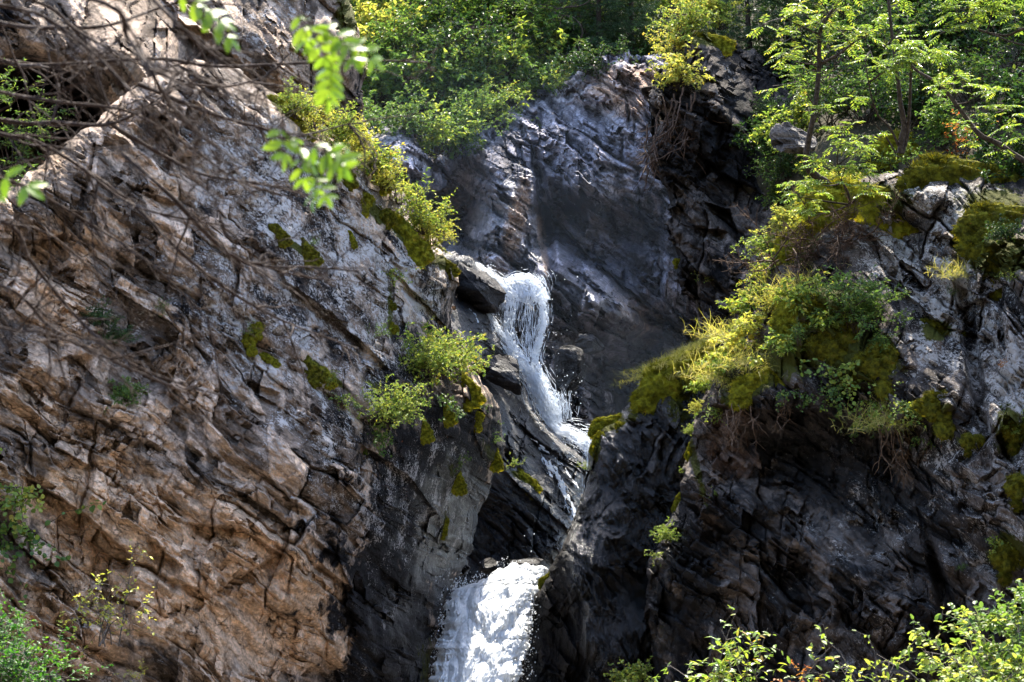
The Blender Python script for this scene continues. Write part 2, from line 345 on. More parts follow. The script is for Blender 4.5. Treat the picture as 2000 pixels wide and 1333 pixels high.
def foam_mat(name, col, tr=0.35, sss=0.0):
    m, nt, out = newmat(name); b = NB(nt)
    tc = b.n('ShaderNodeTexCoord'); n = b.noise(tc.outputs['Object'], 22, 5, 0.6)
    c = b.mix(b.ramp(n, 0.3, 0.65), tuple(x * 0.92 for x in col), col)
    p = b.n('ShaderNodeBsdfPrincipled'); b.l(c, p.inputs['Base Color']); p.inputs['Subsurface Weight'].default_value = sss; p.inputs['Subsurface Radius'].default_value = (0.22, 0.23, 0.25); p.inputs['Subsurface Scale'].default_value = 1.0; p.inputs['Roughness'].default_value = 0.5; p.inputs['Specular IOR Level'].default_value = 0.3
    t = b.n('ShaderNodeBsdfTranslucent'); b.l(c, t.inputs['Color'])
    mx = b.n('ShaderNodeMixShader'); mx.inputs[0].default_value = tr; b.l(p.outputs[0], mx.inputs[1]); b.l(t.outputs[0], mx.inputs[2])
    b.l(mx.outputs[0], out.inputs['Surface']); return m
# ------------------------------------------------------------------ rock masses
M_left = rock_mat('warm_grey_schist', 38, (0.105, 0.080, 0.063), (0.48, 0.36, 0.27), (0.68, 0.455, 0.285), (0.0115, 0.0105, 0.011), (0.60, 0.56, 0.53))
M_dark = rock_mat('dark_schist', 45, (0.016, 0.0135, 0.0125), (0.115, 0.094, 0.080), (0.085, 0.048, 0.030), (0.010, 0.0095, 0.010), (0.50, 0.46, 0.42))
M_rear = rock_mat('rear_schist', 40, (0.060, 0.058, 0.070), (0.29, 0.275, 0.31), (0.42, 0.27, 0.18), (0.040, 0.039, 0.046), (0.30, 0.28, 0.27), 0.2, 1.0, 1.0, 0.6, 0.8, 0.6)
M_wet = rock_mat('wet_schist', 75, (0.006, 0.0055, 0.006), (0.020, 0.0165, 0.015), (0.032, 0.019, 0.013), (0.004, 0.004, 0.005), (0.25, 0.23, 0.22), 0.14, 1.0, 0.55, 1.0, 0.3, 0.5)
M_slab = rock_mat('wet_slab_schist', 45, (0.012, 0.011, 0.012), (0.038, 0.034, 0.033), (0.06, 0.038, 0.027), (0.007, 0.007, 0.009), (0.3, 0.28, 0.27), 0.26, 0.8, 0.3, 1.0, 0.3, 0.35)
M_soil = soil_mat('forest_soil', (0.02, 0.014, 0.009), (0.06, 0.042, 0.028))
M_hill = soil_mat('hillside_soil', (0.022, 0.024, 0.010), (0.07, 0.055, 0.035), 2.5)
M_gravel = soil_mat('stream_gravel', (0.08, 0.07, 0.06), (0.22, 0.19, 0.17), 8)
Z = 0.0
# --- lower, front part of the cliff on the near bank
LP = [(-900, 640), (-60, 420), (20, 372), (110, 300), (200, 225), (280, 150), (380, 120), (470, 140), (540, 190), (620, 240), (705, 300), (762, 352), (820, 430), (872, 505),
      (890, 560), (884, 620), (905, 690), (942, 745), (975, 815), (985, 870), (968, 930), (940, 985), (925, 1060), (905, 1120), (872, 1165), (850, 1230), (838, 1333), (830, 1700), (-900, 1700)]
L = Sheet((-260, 1050, 60, 1620), 2.1, [(0, 380, 18.7), (0, 700, 18.3), (0, 1333, 17.8), (300, 160, 19.8), (300, 450, 19.4), (300, 700, 19.1), (300, 1000, 18.4), (300, 1333, 18.5),
     (540, 210, 20.9), (600, 450, 20.5), (600, 700, 20.1), (600, 1000, 19.4), (600, 1333, 19.8), (870, 520, 22.6), (880, 640, 22.9), (960, 830, 24.0), (800, 800, 21.3), (760, 1000, 20.9), (740, 1333, 20.9),
     (900, 900, 23.0), (850, 1333, 22.3), (950, 960, 24.6), (930, 1050, 24.6), (700, 600, 20.9), (750, 450, 21.9)], 19.5, 40, LP, jag=(9, 40), roll=(60, 0.8), seed=11, ext=(420, 0), marg=22,
     ledges=[(((40, 925), (110, 965), (175, 1010), (258, 1088)), 0.40, 150), (((290, 1050), (350, 1100)), 0.22, 70), (((365, 1020), (470, 1030), (560, 1085)), 0.25, 90), (((345, 1128), (410, 1162), (470, 1120), (540, 1085)), 0.2, 80),
             (((530, 500), (560, 550), (650, 610), (720, 690)), 0.16, 50), (((480, 740), (545, 765)), 0.2, 60), (((600, 1040), (660, 1085), (690, 1160)), 0.2, 80), (((520, 1185), (580, 1205)), 0.16, 50),
             (((275, 372), (345, 395)), 0.16, 60), (((200, 255), (250, 275)), 0.14, 40), (((50, 1140), (115, 1152)), 0.2, 60), (((0, 465), (60, 470), (130, 455)), 0.2, 60), (((700, 860), (800, 930), (860, 1010)), 0.2, 80),
             (((560, 560), (700, 660), (760, 720)), 0.14, 40), (((760, 520), (840, 600), (880, 650)), 0.16, 50), (((100, 700), (180, 690)), 0.15, 60), (((430, 880), (520, 930), (600, 1000)), 0.18, 60), (((640, 300), (740, 400), (800, 470)), 0.1, 30)],
     lumps=[ (180, 1120, 120, 60, 40, 0.15)])
px, py = L.px, L.py
h, (r1, r2, r3) = rock_relief(L.a, L.b, 100, big=0.28, mid=0.17, small=0.07, strata=0.13, fine=0.035, stretch=2.0, crack=0.075)
calm = 1 - 0.55 * blob(px, py, [(650, 450, 260, 190, 40, 1), (780, 900, 90, 120, 0, 1)])
wob = 75 * fbm(px / 110, py / 110, 5, 4)
zo = blob(px + wob, py + wob, [(380, 1120, 330, 150, 25, 1.2), (90, 560, 150, 130, 0, .55), (150, 1230, 200, 90, 0, .75), (620, 1270, 70, 110, 0, .55), (350, 720, 60, 70, 40, .5), (120, 330, 80, 50, -30, .4), (270, 1010, 180, 60, 30, .4), (60, 760, 130, 130, 0, .55), (200, 900, 200, 60, 35, .5)])
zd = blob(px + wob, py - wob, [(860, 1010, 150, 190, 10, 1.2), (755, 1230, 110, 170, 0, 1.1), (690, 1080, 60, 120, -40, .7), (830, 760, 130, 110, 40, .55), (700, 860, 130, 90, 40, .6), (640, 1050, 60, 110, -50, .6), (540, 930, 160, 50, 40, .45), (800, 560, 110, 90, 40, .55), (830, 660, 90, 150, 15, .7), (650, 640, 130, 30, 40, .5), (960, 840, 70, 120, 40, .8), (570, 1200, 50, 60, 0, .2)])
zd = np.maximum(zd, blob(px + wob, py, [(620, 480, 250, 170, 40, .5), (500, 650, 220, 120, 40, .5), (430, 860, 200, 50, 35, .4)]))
zl = 0.12 + blob(px + wob, py, [(480, 330, 160, 120, 40, .75), (640, 460, 190, 120, 40, .75), (770, 560, 90, 110, 40, .8), (520, 640, 230, 120, 40, .8), (760, 720, 60, 70, 40, .6), (580, 800, 200, 60, 40, .45), (640, 950, 120, 80, 0, .35), (130, 1210, 70, 60, 0, .45), (800, 970, 110, 110, 0, .55), (300, 600, 120, 100, 0, .3)])
zm = blob(px, py, [(545, 205, 30, 10, 50, .9), (800, 470, 60, 14, 45, .9), (730, 410, 40, 12, 55, .8), (575, 480, 50, 8, 35, .8), (870, 515, 24, 14, 30, 1), (640, 250, 50, 16, 35, .7), (890, 930, 10, 40, -25, .6), (960, 890, 10, 40, -30, .6), (640, 730, 70, 7, 40, .6), (762, 610, 8, 60, 0, .6), (870, 1030, 7, 35, 5, .6), (840, 1300, 30, 60, 0, .5), (740, 760, 60, 8, 35, .5)])
wet = blob(px, py, [(890, 1050, 130, 200, 0, .6), (780, 1250, 110, 130, 0, .45)])
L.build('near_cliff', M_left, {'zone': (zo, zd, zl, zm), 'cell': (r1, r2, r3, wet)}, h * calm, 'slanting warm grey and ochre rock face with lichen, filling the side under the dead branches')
# --- upper part behind the crest
U = Sheet((-260, 760, -140, 640), 3.0, [(0, -200, 23.8), (0, 0, 23.4), (300, -100, 26.4), (300, 0, 25.9), (230, 110, 23.5), (400, 60, 26.0), (600, 50, 27.0), (600, 200, 26.8), (700, 320, 27.8), (0, 400, 24.6), (150, 300, 24.8), (400, 250, 26.1), (700, 0, 27.8), (500, 400, 26.9)], 24, 55,
     [(-900, -400), (690, -400), (672, -60), (688, 20), (700, 70), (716, 130), (700, 190), (708, 250), (712, 330), (740, 420), (720, 700), (-900, 700)], jag=(12, 45), roll=(55, 0.9), seed=31, ext=(420, 0),
     ledges=[(((300, 55), (380, 50), (420, 70)), 0.3, 80), (((560, 90), (640, 120)), 0.2, 70), (((350, 60), (460, 110), (520, 160)), 0.2, 60)], lumps=[(95, 195, 90, 62, 25, 2.8), (20, 260, 70, 60, 0, 1.6), (235, 100, 60, 50, 40, -0.5)])
px, py = U.px, U.py
h, (r1, r2, r3) = rock_relief(U.a, U.b, 200, big=0.5, mid=0.22, small=0.06, strata=0.12, fine=0.02)
zo = blob(px, py, [(600, 120, 150, 160, 0, .45), (400, 60, 150, 80, 0, .35)]); zd = blob(px, py, [(60, 210, 150, 90, 0, 1), (700, 250, 30, 120, 0, .8), (690, 100, 30, 80, 0, .5), (60, 40, 120, 80, 0, .5)]); zl = blob(px, py, [(250, 120, 80, 60, 0, .4), (560, 40, 120, 60, 0, .5)])  # first zd patch paints the hollow's shade into the rock colour
zm = blob(px, py, [(690, 30, 40, 50, 0, .8)])
U.build('upper_cliff', M_left, {'zone': (zo, zd, zl, zm), 'cell': (r1, r2, r3, Z)}, h, 'brown overhanging rock above a dark hollow, behind the mossy crest')
# --- rear wall of the gorge
B = Sheet((560, 1560, 60, 1240), 2.6, [(700, 150, 38), (700, 230, 36.2), (785, 280, 34.9), (860, 260, 36.2), (850, 400, 36.6), (890, 420, 37), (980, 260, 35.9), (960, 330, 35.5), (1000, 420, 35.0), (940, 470, 34.6), (1045, 330, 36.4), (1055, 430, 36.3), (1110, 380, 35.6), (1200, 250, 36.1), (1200, 430, 35.6),
     (1350, 300, 36), (1350, 560, 35), (1150, 130, 36.9), (1300, 150, 36.8), (900, 150, 39), (1200, 640, 35.4), (1200, 720, 36), (1300, 800, 36), (1100, 800, 34), (1050, 900, 34), (900, 700, 34), (1000, 560, 33.6), (1250, 1000, 35), (950, 540, 33.9)], 36, 40, [(300, 225), (700, 235), (760, 225), (815, 250), (850, 300), (885, 300), (935, 255), (985, 215), (1030, 190), (1060, 160), (1110, 165), (1160, 120), (1230, 108), (1290, 125), (1400, 100), (1700, 100), (1700, 1400), (300, 1400)], jag=(22, 36), roll=(18, 0.5), seed=41,
     ledges=[(((1130, 280), (1160, 310), (1230, 330)), 0.3, 50), (((1050, 380), (1150, 500), (1260, 590), (1380, 660)), 0.5, 60), (((1240, 600), (1330, 640), (1420, 650)), 0.5, 120), (((820, 300), (870, 330)), 0.5, 60), (((740, 350), (830, 380)), 0.5, 60), (((930, 320), (960, 350)), 0.4, 60), (((1075, 420), (1130, 470), (1190, 520)), 0.2, 30), (((1070, 350), (1150, 400), (1230, 460)), 0.18, 40), (((1065, 520), (1120, 555), (1200, 625)), 0.16, 20), (((1100, 505), (1160, 550), (1235, 620)), 0.14, 20), (((1055, 560), (1110, 610), (1170, 655)), 0.16, 25), (((880, 470), (930, 480), (990, 520)), 0.2, 40), (((960, 380), (1000, 420), (1040, 440)), 0.14, 30), (((1150, 200), (1230, 260), (1330, 330)), 0.2, 50), (((1180, 380), (1270, 450), (1380, 540)), 0.15, 50), (((1000, 200), (1030, 260), (1050, 310)), 0.25, 50), (((1150, 690), (1200, 730), (1240, 740)), 0.3, 40), (((1120, 770), (1160, 810), (1200, 820)), 0.3, 40)],
     lumps=[(785, 275, 70, 45, 15, -0.9), (800, 350, 60, 35, 10, -0.7), (880, 390, 40, 80, 30, 0.7), (1062, 420, 12, 130, -8, 0.7), (1075, 260, 30, 50, 0, 0.4), (1000, 390, 62, 130, 15, -1.0), (1130, 330, 50, 90, -25, -0.5), (1240, 760, 90, 110, 0, 0.8), (1140, 572, 125, 52, 38, -1.5), (1160, 780, 46, 40, 0, -0.8), (1195, 705, 50, 34, 0, -0.5)])
px, py = B.px, B.py
h, (r1, r2, r3) = rock_relief(B.a, B.b, 300, big=0.75, mid=0.40, small=0.15, strata=0.34, fine=0.08, crack=0.24, scale=1.1)
calm = 1 - 0.2 * blob(px, py, [(1250, 430, 150, 160, 0, 1), (790, 280, 60, 45, 0, 1)])
zo = blob(px, py, [(1010, 430, 22, 90, 12, .8), (1060, 470, 10, 70, -8, .8), (1230, 170, 110, 60, 0, .6), (870, 400, 50, 80, 0, .5), (1250, 630, 120, 60, 30, .4), (1065, 380, 20, 100, 0, .4)])
wv = 30 * fbm(px / 60, py / 60, 8, 3); zd = blob(px + wv, py + wv, [(1120, 480, 110, 40, 45, .45), (1220, 760, 130, 100, 0, .75), (1050, 830, 200, 170, 0, .7), (830, 440, 60, 50, 0, .4), (1110, 430, 50, 80, 20, .4), (930, 620, 140, 90, 0, .6), (1062, 400, 10, 150, -8, .7)])
zl = blob(px, py, [(790, 280, 80, 60, 0, .35), (1000, 330, 70, 60, 0, .2)])
zm = blob(px, py, [(890, 420, 30, 8, -20, .5), (1180, 620, 20, 8, 30, .4)])
wet = blob(px, py, [(980, 440, 130, 90, 0, .9), (1110, 430, 80, 110, 30, .7), (1050, 330, 60, 60, 0, .5), (1150, 640, 160, 160, 0, .6)])
B.build('rear_cliff', M_rear, {'zone': (zo, zd, zl, zm), 'cell': (r1, r2, r3, wet)}, h * calm, 'blue grey wet rock wall closing the gorge behind the upper waterfall')
# --- smooth wet slab beside the upper fall
SP = [(850, 500), (890, 495), (915, 500), (930, 517), (965, 548), (990, 592), (975, 640), (1000, 690), (1024, 738), (1020, 775), (1060, 832), (1105, 868), (1150, 905), (1146, 965), (1125, 1040), (1090, 1100), (1080, 1180), (1130, 1700), (700, 1700), (740, 560)]
S = Sheet((760, 1180, 460, 1620), 2.2, [(860, 520, 27.6), (920, 520, 29.3), (985, 600, 29.3), (880, 620, 28.2), (940, 640, 28.6), (1015, 740, 29), (940, 760, 28), (1060, 850, 28.6), (1000, 850, 27.8), (1140, 930, 28.8), (1060, 930, 28), (1110, 1050, 27.6), (1010, 960, 27.4), (1040, 1050, 27.4), (950, 1000, 27.4), (960, 1090, 27.2), (900, 1000, 27.6), (1000, 1200, 27), (1000, 1500, 27)], 28, 47, SP, jag=(7, 40), roll=(30, 0.5), seed=51,
     ledges=[(((880, 545), (915, 550), (965, 600)), 0.3, 35), (((900, 690), (950, 715), (1025, 745)), 0.5, 40), (((1000, 820), (1020, 830), (1070, 880)), 0.2, 30), (((985, 920), (1060, 990), (1120, 1040)), 0.14, 60), (((960, 960), (1020, 1000), (1090, 1060)), 0.1, 60)],
     lumps=[(950, 1040, 70, 90, 0, 0.1), (900, 560, 50, 30, 40, 0.5), (985, 730, 40, 30, 40, 0.5)])
px, py = S.px, S.py
h, (r1, r2, r3) = rock_relief(S.a, S.b, 400, big=0.30, mid=0.13, small=0.045, strata=0.18, fine=0.04, stretch=3, crack=0.1)
zd = 0.2 + blob(px, py, [(920, 560, 50, 40, 0, .6), (990, 735, 50, 40, 0, .6), (950, 1040, 120, 110, 0, .7)])
zo = blob(px, py, [(960, 620, 40, 50, 0, .3), (1060, 1050, 70, 40, 0, .4)]); zm = blob(px, py, [(1020, 935, 40, 7, 30, .7), (945, 470, 6, 6, 0, 0)])
S.build('gorge_slab', M_slab, {'zone': (zo, zd, Z, zm), 'cell': (r1, r2, r3, 0.62)}, h, 'smooth black wet rock slab slanting down beside the upper waterfall')
# --- jagged crag on the far side
CP = [(1345, 62), (1400, 72), (1440, 92), (1500, 120), (1600, 200), (1650, 300), (1650, 420), (1560, 520), (1500, 620), (1450, 700), (1405, 700), (1388, 665), (1368, 605), (1332, 545), (1328, 490), (1308, 440), (1326, 385), (1285, 335), (1266, 290), (1288, 245), (1264, 185), (1296, 140), (1340, 150)]
K = Sheet((1210, 1700, 20, 760), 2.2, [(1350, 100, 26.0), (1300, 200, 26.0), (1310, 300, 25.6), (1400, 200, 25.5), (1450, 150, 26.4), (1450, 300, 25.6), (1340, 480, 25.0), (1420, 480, 24.8), (1400, 620, 24.6), (1440, 620, 24.2), (1550, 300, 26.2), (1500, 480, 24.4), (1600, 400, 25.2)], 24, 42, CP, jag=(15, 34), roll=(38, 0.7), seed=61,
     ledges=[(((1362, 290), (1410, 335), (1475, 368)), 0.7, 60), (((1270, 205), (1310, 225), (1372, 275)), 0.5, 50), (((1350, 130), (1380, 150)), 0.2, 30), (((1320, 390), (1360, 440), (1420, 450)), 0.4, 40), (((1380, 395), (1425, 410), (1450, 480)), 0.5, 60), (((1335, 520), (1390, 540), (1430, 580)), 0.3, 40), (((1300, 330), (1350, 370)), 0.3, 40), (((1500, 210), (1570, 270)), 0.4, 40)])
px, py = K.px, K.py
h, (r1, r2, r3) = rock_relief(K.a, K.b, 500, big=0.45, mid=0.34, small=0.09, strata=0.16, fine=0.02, stretch=1.8, crack=0.14)
zd = blob(px, py, [(1440, 250, 120, 170, 40, .45), (1360, 330, 90, 120, 0, .3), (1420, 560, 60, 160, 0, .35)]); zo = blob(px, py, [(1360, 140, 30, 30, 0, .5), (1340, 230, 40, 20, 40, .4), (1380, 470, 70, 70, 0, .35)])
zl = blob(px, py, [(1400, 150, 60, 60, 0, .25), (1560, 260, 60, 50, 0, .9), (1390, 480, 60, 60, 0, .15)])
zm = blob(px, py, [(1385, 75, 45, 16, 5, 1), (1600, 330, 50, 30, 0, .5)])
K.build('crag', M_dark, {'zone': (zo, zd, zl, zm), 'cell': (r1, r2, r3, 0.12)}, h, 'jagged dark broken crag under the spruce, facing across the gorge')
# --- knife-edged wet spur in front of the lower fall
FP = [(1420, 640), (1388, 655), (1340, 678), (1292, 706), (1255, 745), (1236, 788), (1202, 812), (1174, 826), (1156, 860), (1148, 930), (1131, 1000), (1101, 1060), (1076, 1112), (1046, 1168), (1032, 1260), (1022, 1700), (1500, 1700), (1500, 640)]
F = Sheet((960, 1480, 600, 1620), 2.1, [(1390, 670, 23.2), (1260, 760, 23.2), (1170, 850, 23.0), (1135, 1000, 22.9), (1065, 1150, 23.1), (1035, 1333, 22.8), (1150, 1100, 22.2), (1155, 1250, 21.8), (1160, 1400, 21.6), (1190, 1000, 22.5), (1230, 950, 22.7), (1240, 1150, 22.6), (1260, 1333, 22.2), (1300, 800, 22.9), (1310, 1000, 22.5), (1400, 1000, 22.5), (1100, 1250, 22.4), (1400, 1333, 22)], 22.5, 58, FP, jag=(6, 40), roll=(30, 0.6), seed=71)
px, py = F.px, F.py
h, (r1, r2, r3) = rock_relief(F.a, F.b, 600, big=0.30, mid=0.16, small=0.075, strata=0.06, fine=0.03, stretch=1.6, crack=0.05)
drape = 0.09 * np.abs(fbm(px / 18 + 2 * fbm(py / 200, px / 90, 8, 2), py / 260, 9, 3)) * blob(px, py, [(1130, 1200, 70, 190, 8, 1)]) * 2
zd = 0.45 + blob(px, py, [(1300, 780, 100, 60, 0, .2)]); zo = blob(px, py, [(1170, 900, 40, 60, 0, .5), (1110, 1250, 50, 90, 0, .3), (1170, 1000, 20, 120, 0, .3)])
zm = blob(px, py, [(1330, 715, 75, 42, -30, 1), (1265, 765, 40, 24, -50, .9), (1190, 830, 35, 14, -20, .9), (1165, 870, 10, 40, 5, .7), (1330, 790, 40, 60, 0, .5), (1235, 810, 14, 18, 0, .6)])
F.build('wet_spur', M_wet, {'zone': (zo, zd, Z, zm), 'cell': (r1, r2, r3, blob(px, py, [(1260, 1000, 130, 400, 0, 1), (1250, 800, 60, 60, 0, 1)]) * .9 + .2)}, h - drape, 'knife-edged black wet rock spur beside the foaming lower fall')
# --- bank under the rowans
RP = [(2900, 300), (1900, 345), (1800, 335), (1700, 345), (1640, 372), (1560, 425), (1502, 470), (1472, 560), (1440, 622), (1392, 738), (1352, 858), (1322, 985), (1276, 1085), (1262, 1200), (1288, 1400), (1290, 1700), (2900, 1700)]
Q = Sheet((1210, 2260, 290, 1620), 2.2, [(1560, 430, 22.3), (1460, 600, 21.7), (1400, 740, 21.1), (1340, 880, 21.1), (1300, 1050, 21.2), (1290, 1300, 21.3), (1600, 580, 21.1), (1600, 700, 20.4), (1500, 790, 20.4), (1520, 870, 20.9), (1600, 1000, 20.7), (1500, 1200, 20.1), (1700, 400, 21.8), (1800, 380, 21.8), (1800, 600, 20.6), (1800, 800, 20.1), (1800, 1050, 19.6), (2000, 420, 20.6), (2000, 800, 19.2), (2000, 1100, 18.7), (2000, 1333, 18.5), (1700, 1333, 19.5), (1640, 850, 20.7), (1750, 900, 20.3)], 20, 46, RP, jag=(10, 40), roll=(50, 0.7), seed=81, ext=(0, 480),
     ledges=[(((1390, 790), (1500, 800), (1600, 800), (1720, 850)), 0.35, 70), (((1500, 1050), (1600, 1130), (1660, 1190)), 0.2, 60), (((1440, 1140), (1520, 1200)), 0.2, 50), (((1880, 600), (1960, 560)), 0.3, 50), (((1750, 560), (1850, 640), (1940, 660)), 0.25, 60), (((1840, 460), (1890, 470)), 0.3, 60), (((1700, 420), (1850, 460)), 0.15, 40)],
     lumps=[(1850, 1190, 14, 120, -15, 0.5), (1900, 700, 14, 200, -8, 0.35), (1590, 590, 70, 30, -10, -0.3), (1470, 900, 120, 60, 0, 0.25), (1860, 400, 100, 50, 0, -0.3)])
px, py = Q.px, Q.py
h, (r1, r2, r3) = rock_relief(Q.a, Q.b, 700, big=0.46, mid=0.24, small=0.09, strata=0.10, fine=0.03, stretch=2.0, crack=0.12)
zd = 0.12 + blob(px, py, [(1620, 930, 160, 110, 30, .7), (1330, 1150, 70, 180, 0, .7), (1500, 1000, 160, 120, 0, .35), (1400, 1300, 200, 80, 0, .35), (1650, 1150, 160, 120, 0, .3)]); zo = blob(px, py, [(1440, 880, 70, 60, 0, .95), (1380, 1000, 50, 80, 0, .5), (1420, 820, 60, 40, 0, .8), (1340, 1280, 50, 60, 0, .5)])
zl = 0.1 + blob(px, py, [(1850, 400, 110, 60, 20, 1.0), (1820, 540, 150, 90, 30, 1.0), (1880, 680, 130, 90, 20, .85), (1980, 760, 60, 120, 0, 1), (1900, 900, 110, 110, 0, .6), (1750, 500, 90, 60, 0, .6), (1930, 1050, 80, 90, 0, .5), (1700, 1050, 110, 90, 0, .3), (1600, 1200, 160, 100, 0, .12)])
zm = blob(px, py, [(1600, 590, 90, 30, -10, .9), (1560, 680, 110, 60, -20, .8), (1680, 700, 90, 60, 0, .7), (1480, 740, 90, 30, -30, .8), (1350, 880, 10, 120, -15, .7), (1700, 390, 80, 30, 0, 1), (1560, 480, 50, 40, -40, .8), (1830, 645, 32, 20, 0, .9), (1950, 500, 70, 50, 0, .8), (1970, 840, 30, 60, 0, .7), (1970, 1080, 40, 40, 0, .8), (1830, 800, 34, 22, 0, .7), (1890, 860, 26, 16, 0, .7), (1940, 400, 80, 40, 0, .7)])
Q.build('rowan_bank', M_dark, {'zone': (zo, zd, zl, zm), 'cell': (r1, r2, r3, 0.12 + blob(px, py, [(1620, 950, 220, 170, 30, .6), (1500, 1150, 240, 180, 0, .45), (1800, 1050, 150, 200, 0, .35), (1300, 1150, 40, 160, 0, .6)]))}, h, 'dark lichen-spotted rock bank with mossy ledges below the rowans')
# --- slope above the bank and hillside behind
V = Sheet((1380, 2500, -420, 520), 5, [(1500, 230, 26.8), (1600, 350, 23.8), (1750, 330, 23), (1900, 420, 22.2), (2200, 420, 21), (1700, 150, 26.5), (1900, 150, 25.5), (1700, -100, 33), (2000, -100, 31), (1480, 0, 35), (2000, -400, 42), (1600, -400, 46), (1560, 480, 24.8), (1900, 500, 23.2), (2200, 500, 22), (1700, 450, 23.8)], 25, 20, seed=91, ext=(0, 700))
px, py = V.px, V.py
V.build('forest_slope', M_hill, {'zone': (Z, Z, Z, Z)}, 0.5 * fbm(V.X / 1.2, V.Y / 1.2, 91, 5) + 0.25 * facet(V.X / .6, V.Y / .5, 92), 'dark mossy forest slope behind the rowans')
H = Sheet((420, 2400, -560, 330), 6, [(600, 300, 38.8), (700, 260, 37.6), (700, 200, 38), (870, 320, 38), (1000, 320, 39), (1000, 210, 37.7), (1200, 120, 39.5), (1200, 300, 40), (1400, 200, 40.5), (1000, 0, 45), (1000, -300, 58), (1500, -300, 58), (600, 0, 43), (600, -400, 60), (2200, -300, 60), (1500, 100, 41), (2200, 200, 44), (1000, -560, 72)], 42, 20, seed=95, ext=(900, 1000))
px, py = H.px, H.py
H.build('far_hillside', M_hill, {'zone': (Z, Z, Z, Z)}, 0.9 * fbm(H.X / 2.5, H.Y / 2.5, 95, 5), 'brown wooded hillside rising above the gorge wall')
# --- ground at the foot (below the picture)
gx, gy = np.meshgrid(np.linspace(-40, 40, 160), np.linspace(-30, 40, 140))
gz = 0.25 * fbm(gx / 2, gy / 2, 7, 5) - 0.35 + 0.9 * sstep(3.5, 9, np.abs(gx - 0.0)) - 0.3 * np.exp(-((gx + 0.5) / 1.6) ** 2)
me = mesh_np('ground', np.stack([gx, gy, gz], -1).reshape(-1, 3), [grid_faces(140, 160)])
tag(put('ground', me, M_gravel), 'stony stream bank at the foot of the gorge', None, None, 'structure')

# --- unseen valley side behind the viewer, added to screen the low sky
ox, oy = np.meshgrid(np.linspace(-70, 70, 90), np.linspace(0, 46, 50))
oz = oy * 0.78 - 1.0 + 3.0 * fbm(ox / 9, oy / 9, 15, 4)
me = mesh_np('unseen_hillside', np.stack([ox, -11 - oy + 0.004 * ox * ox, oz], -1).reshape(-1, 3), [grid_faces(50, 90)])
tag(put('unseen_hillside', me, M_hill), 'unseen dark valley side opposite the gorge, added to screen the low sky', None, None, 'structure')
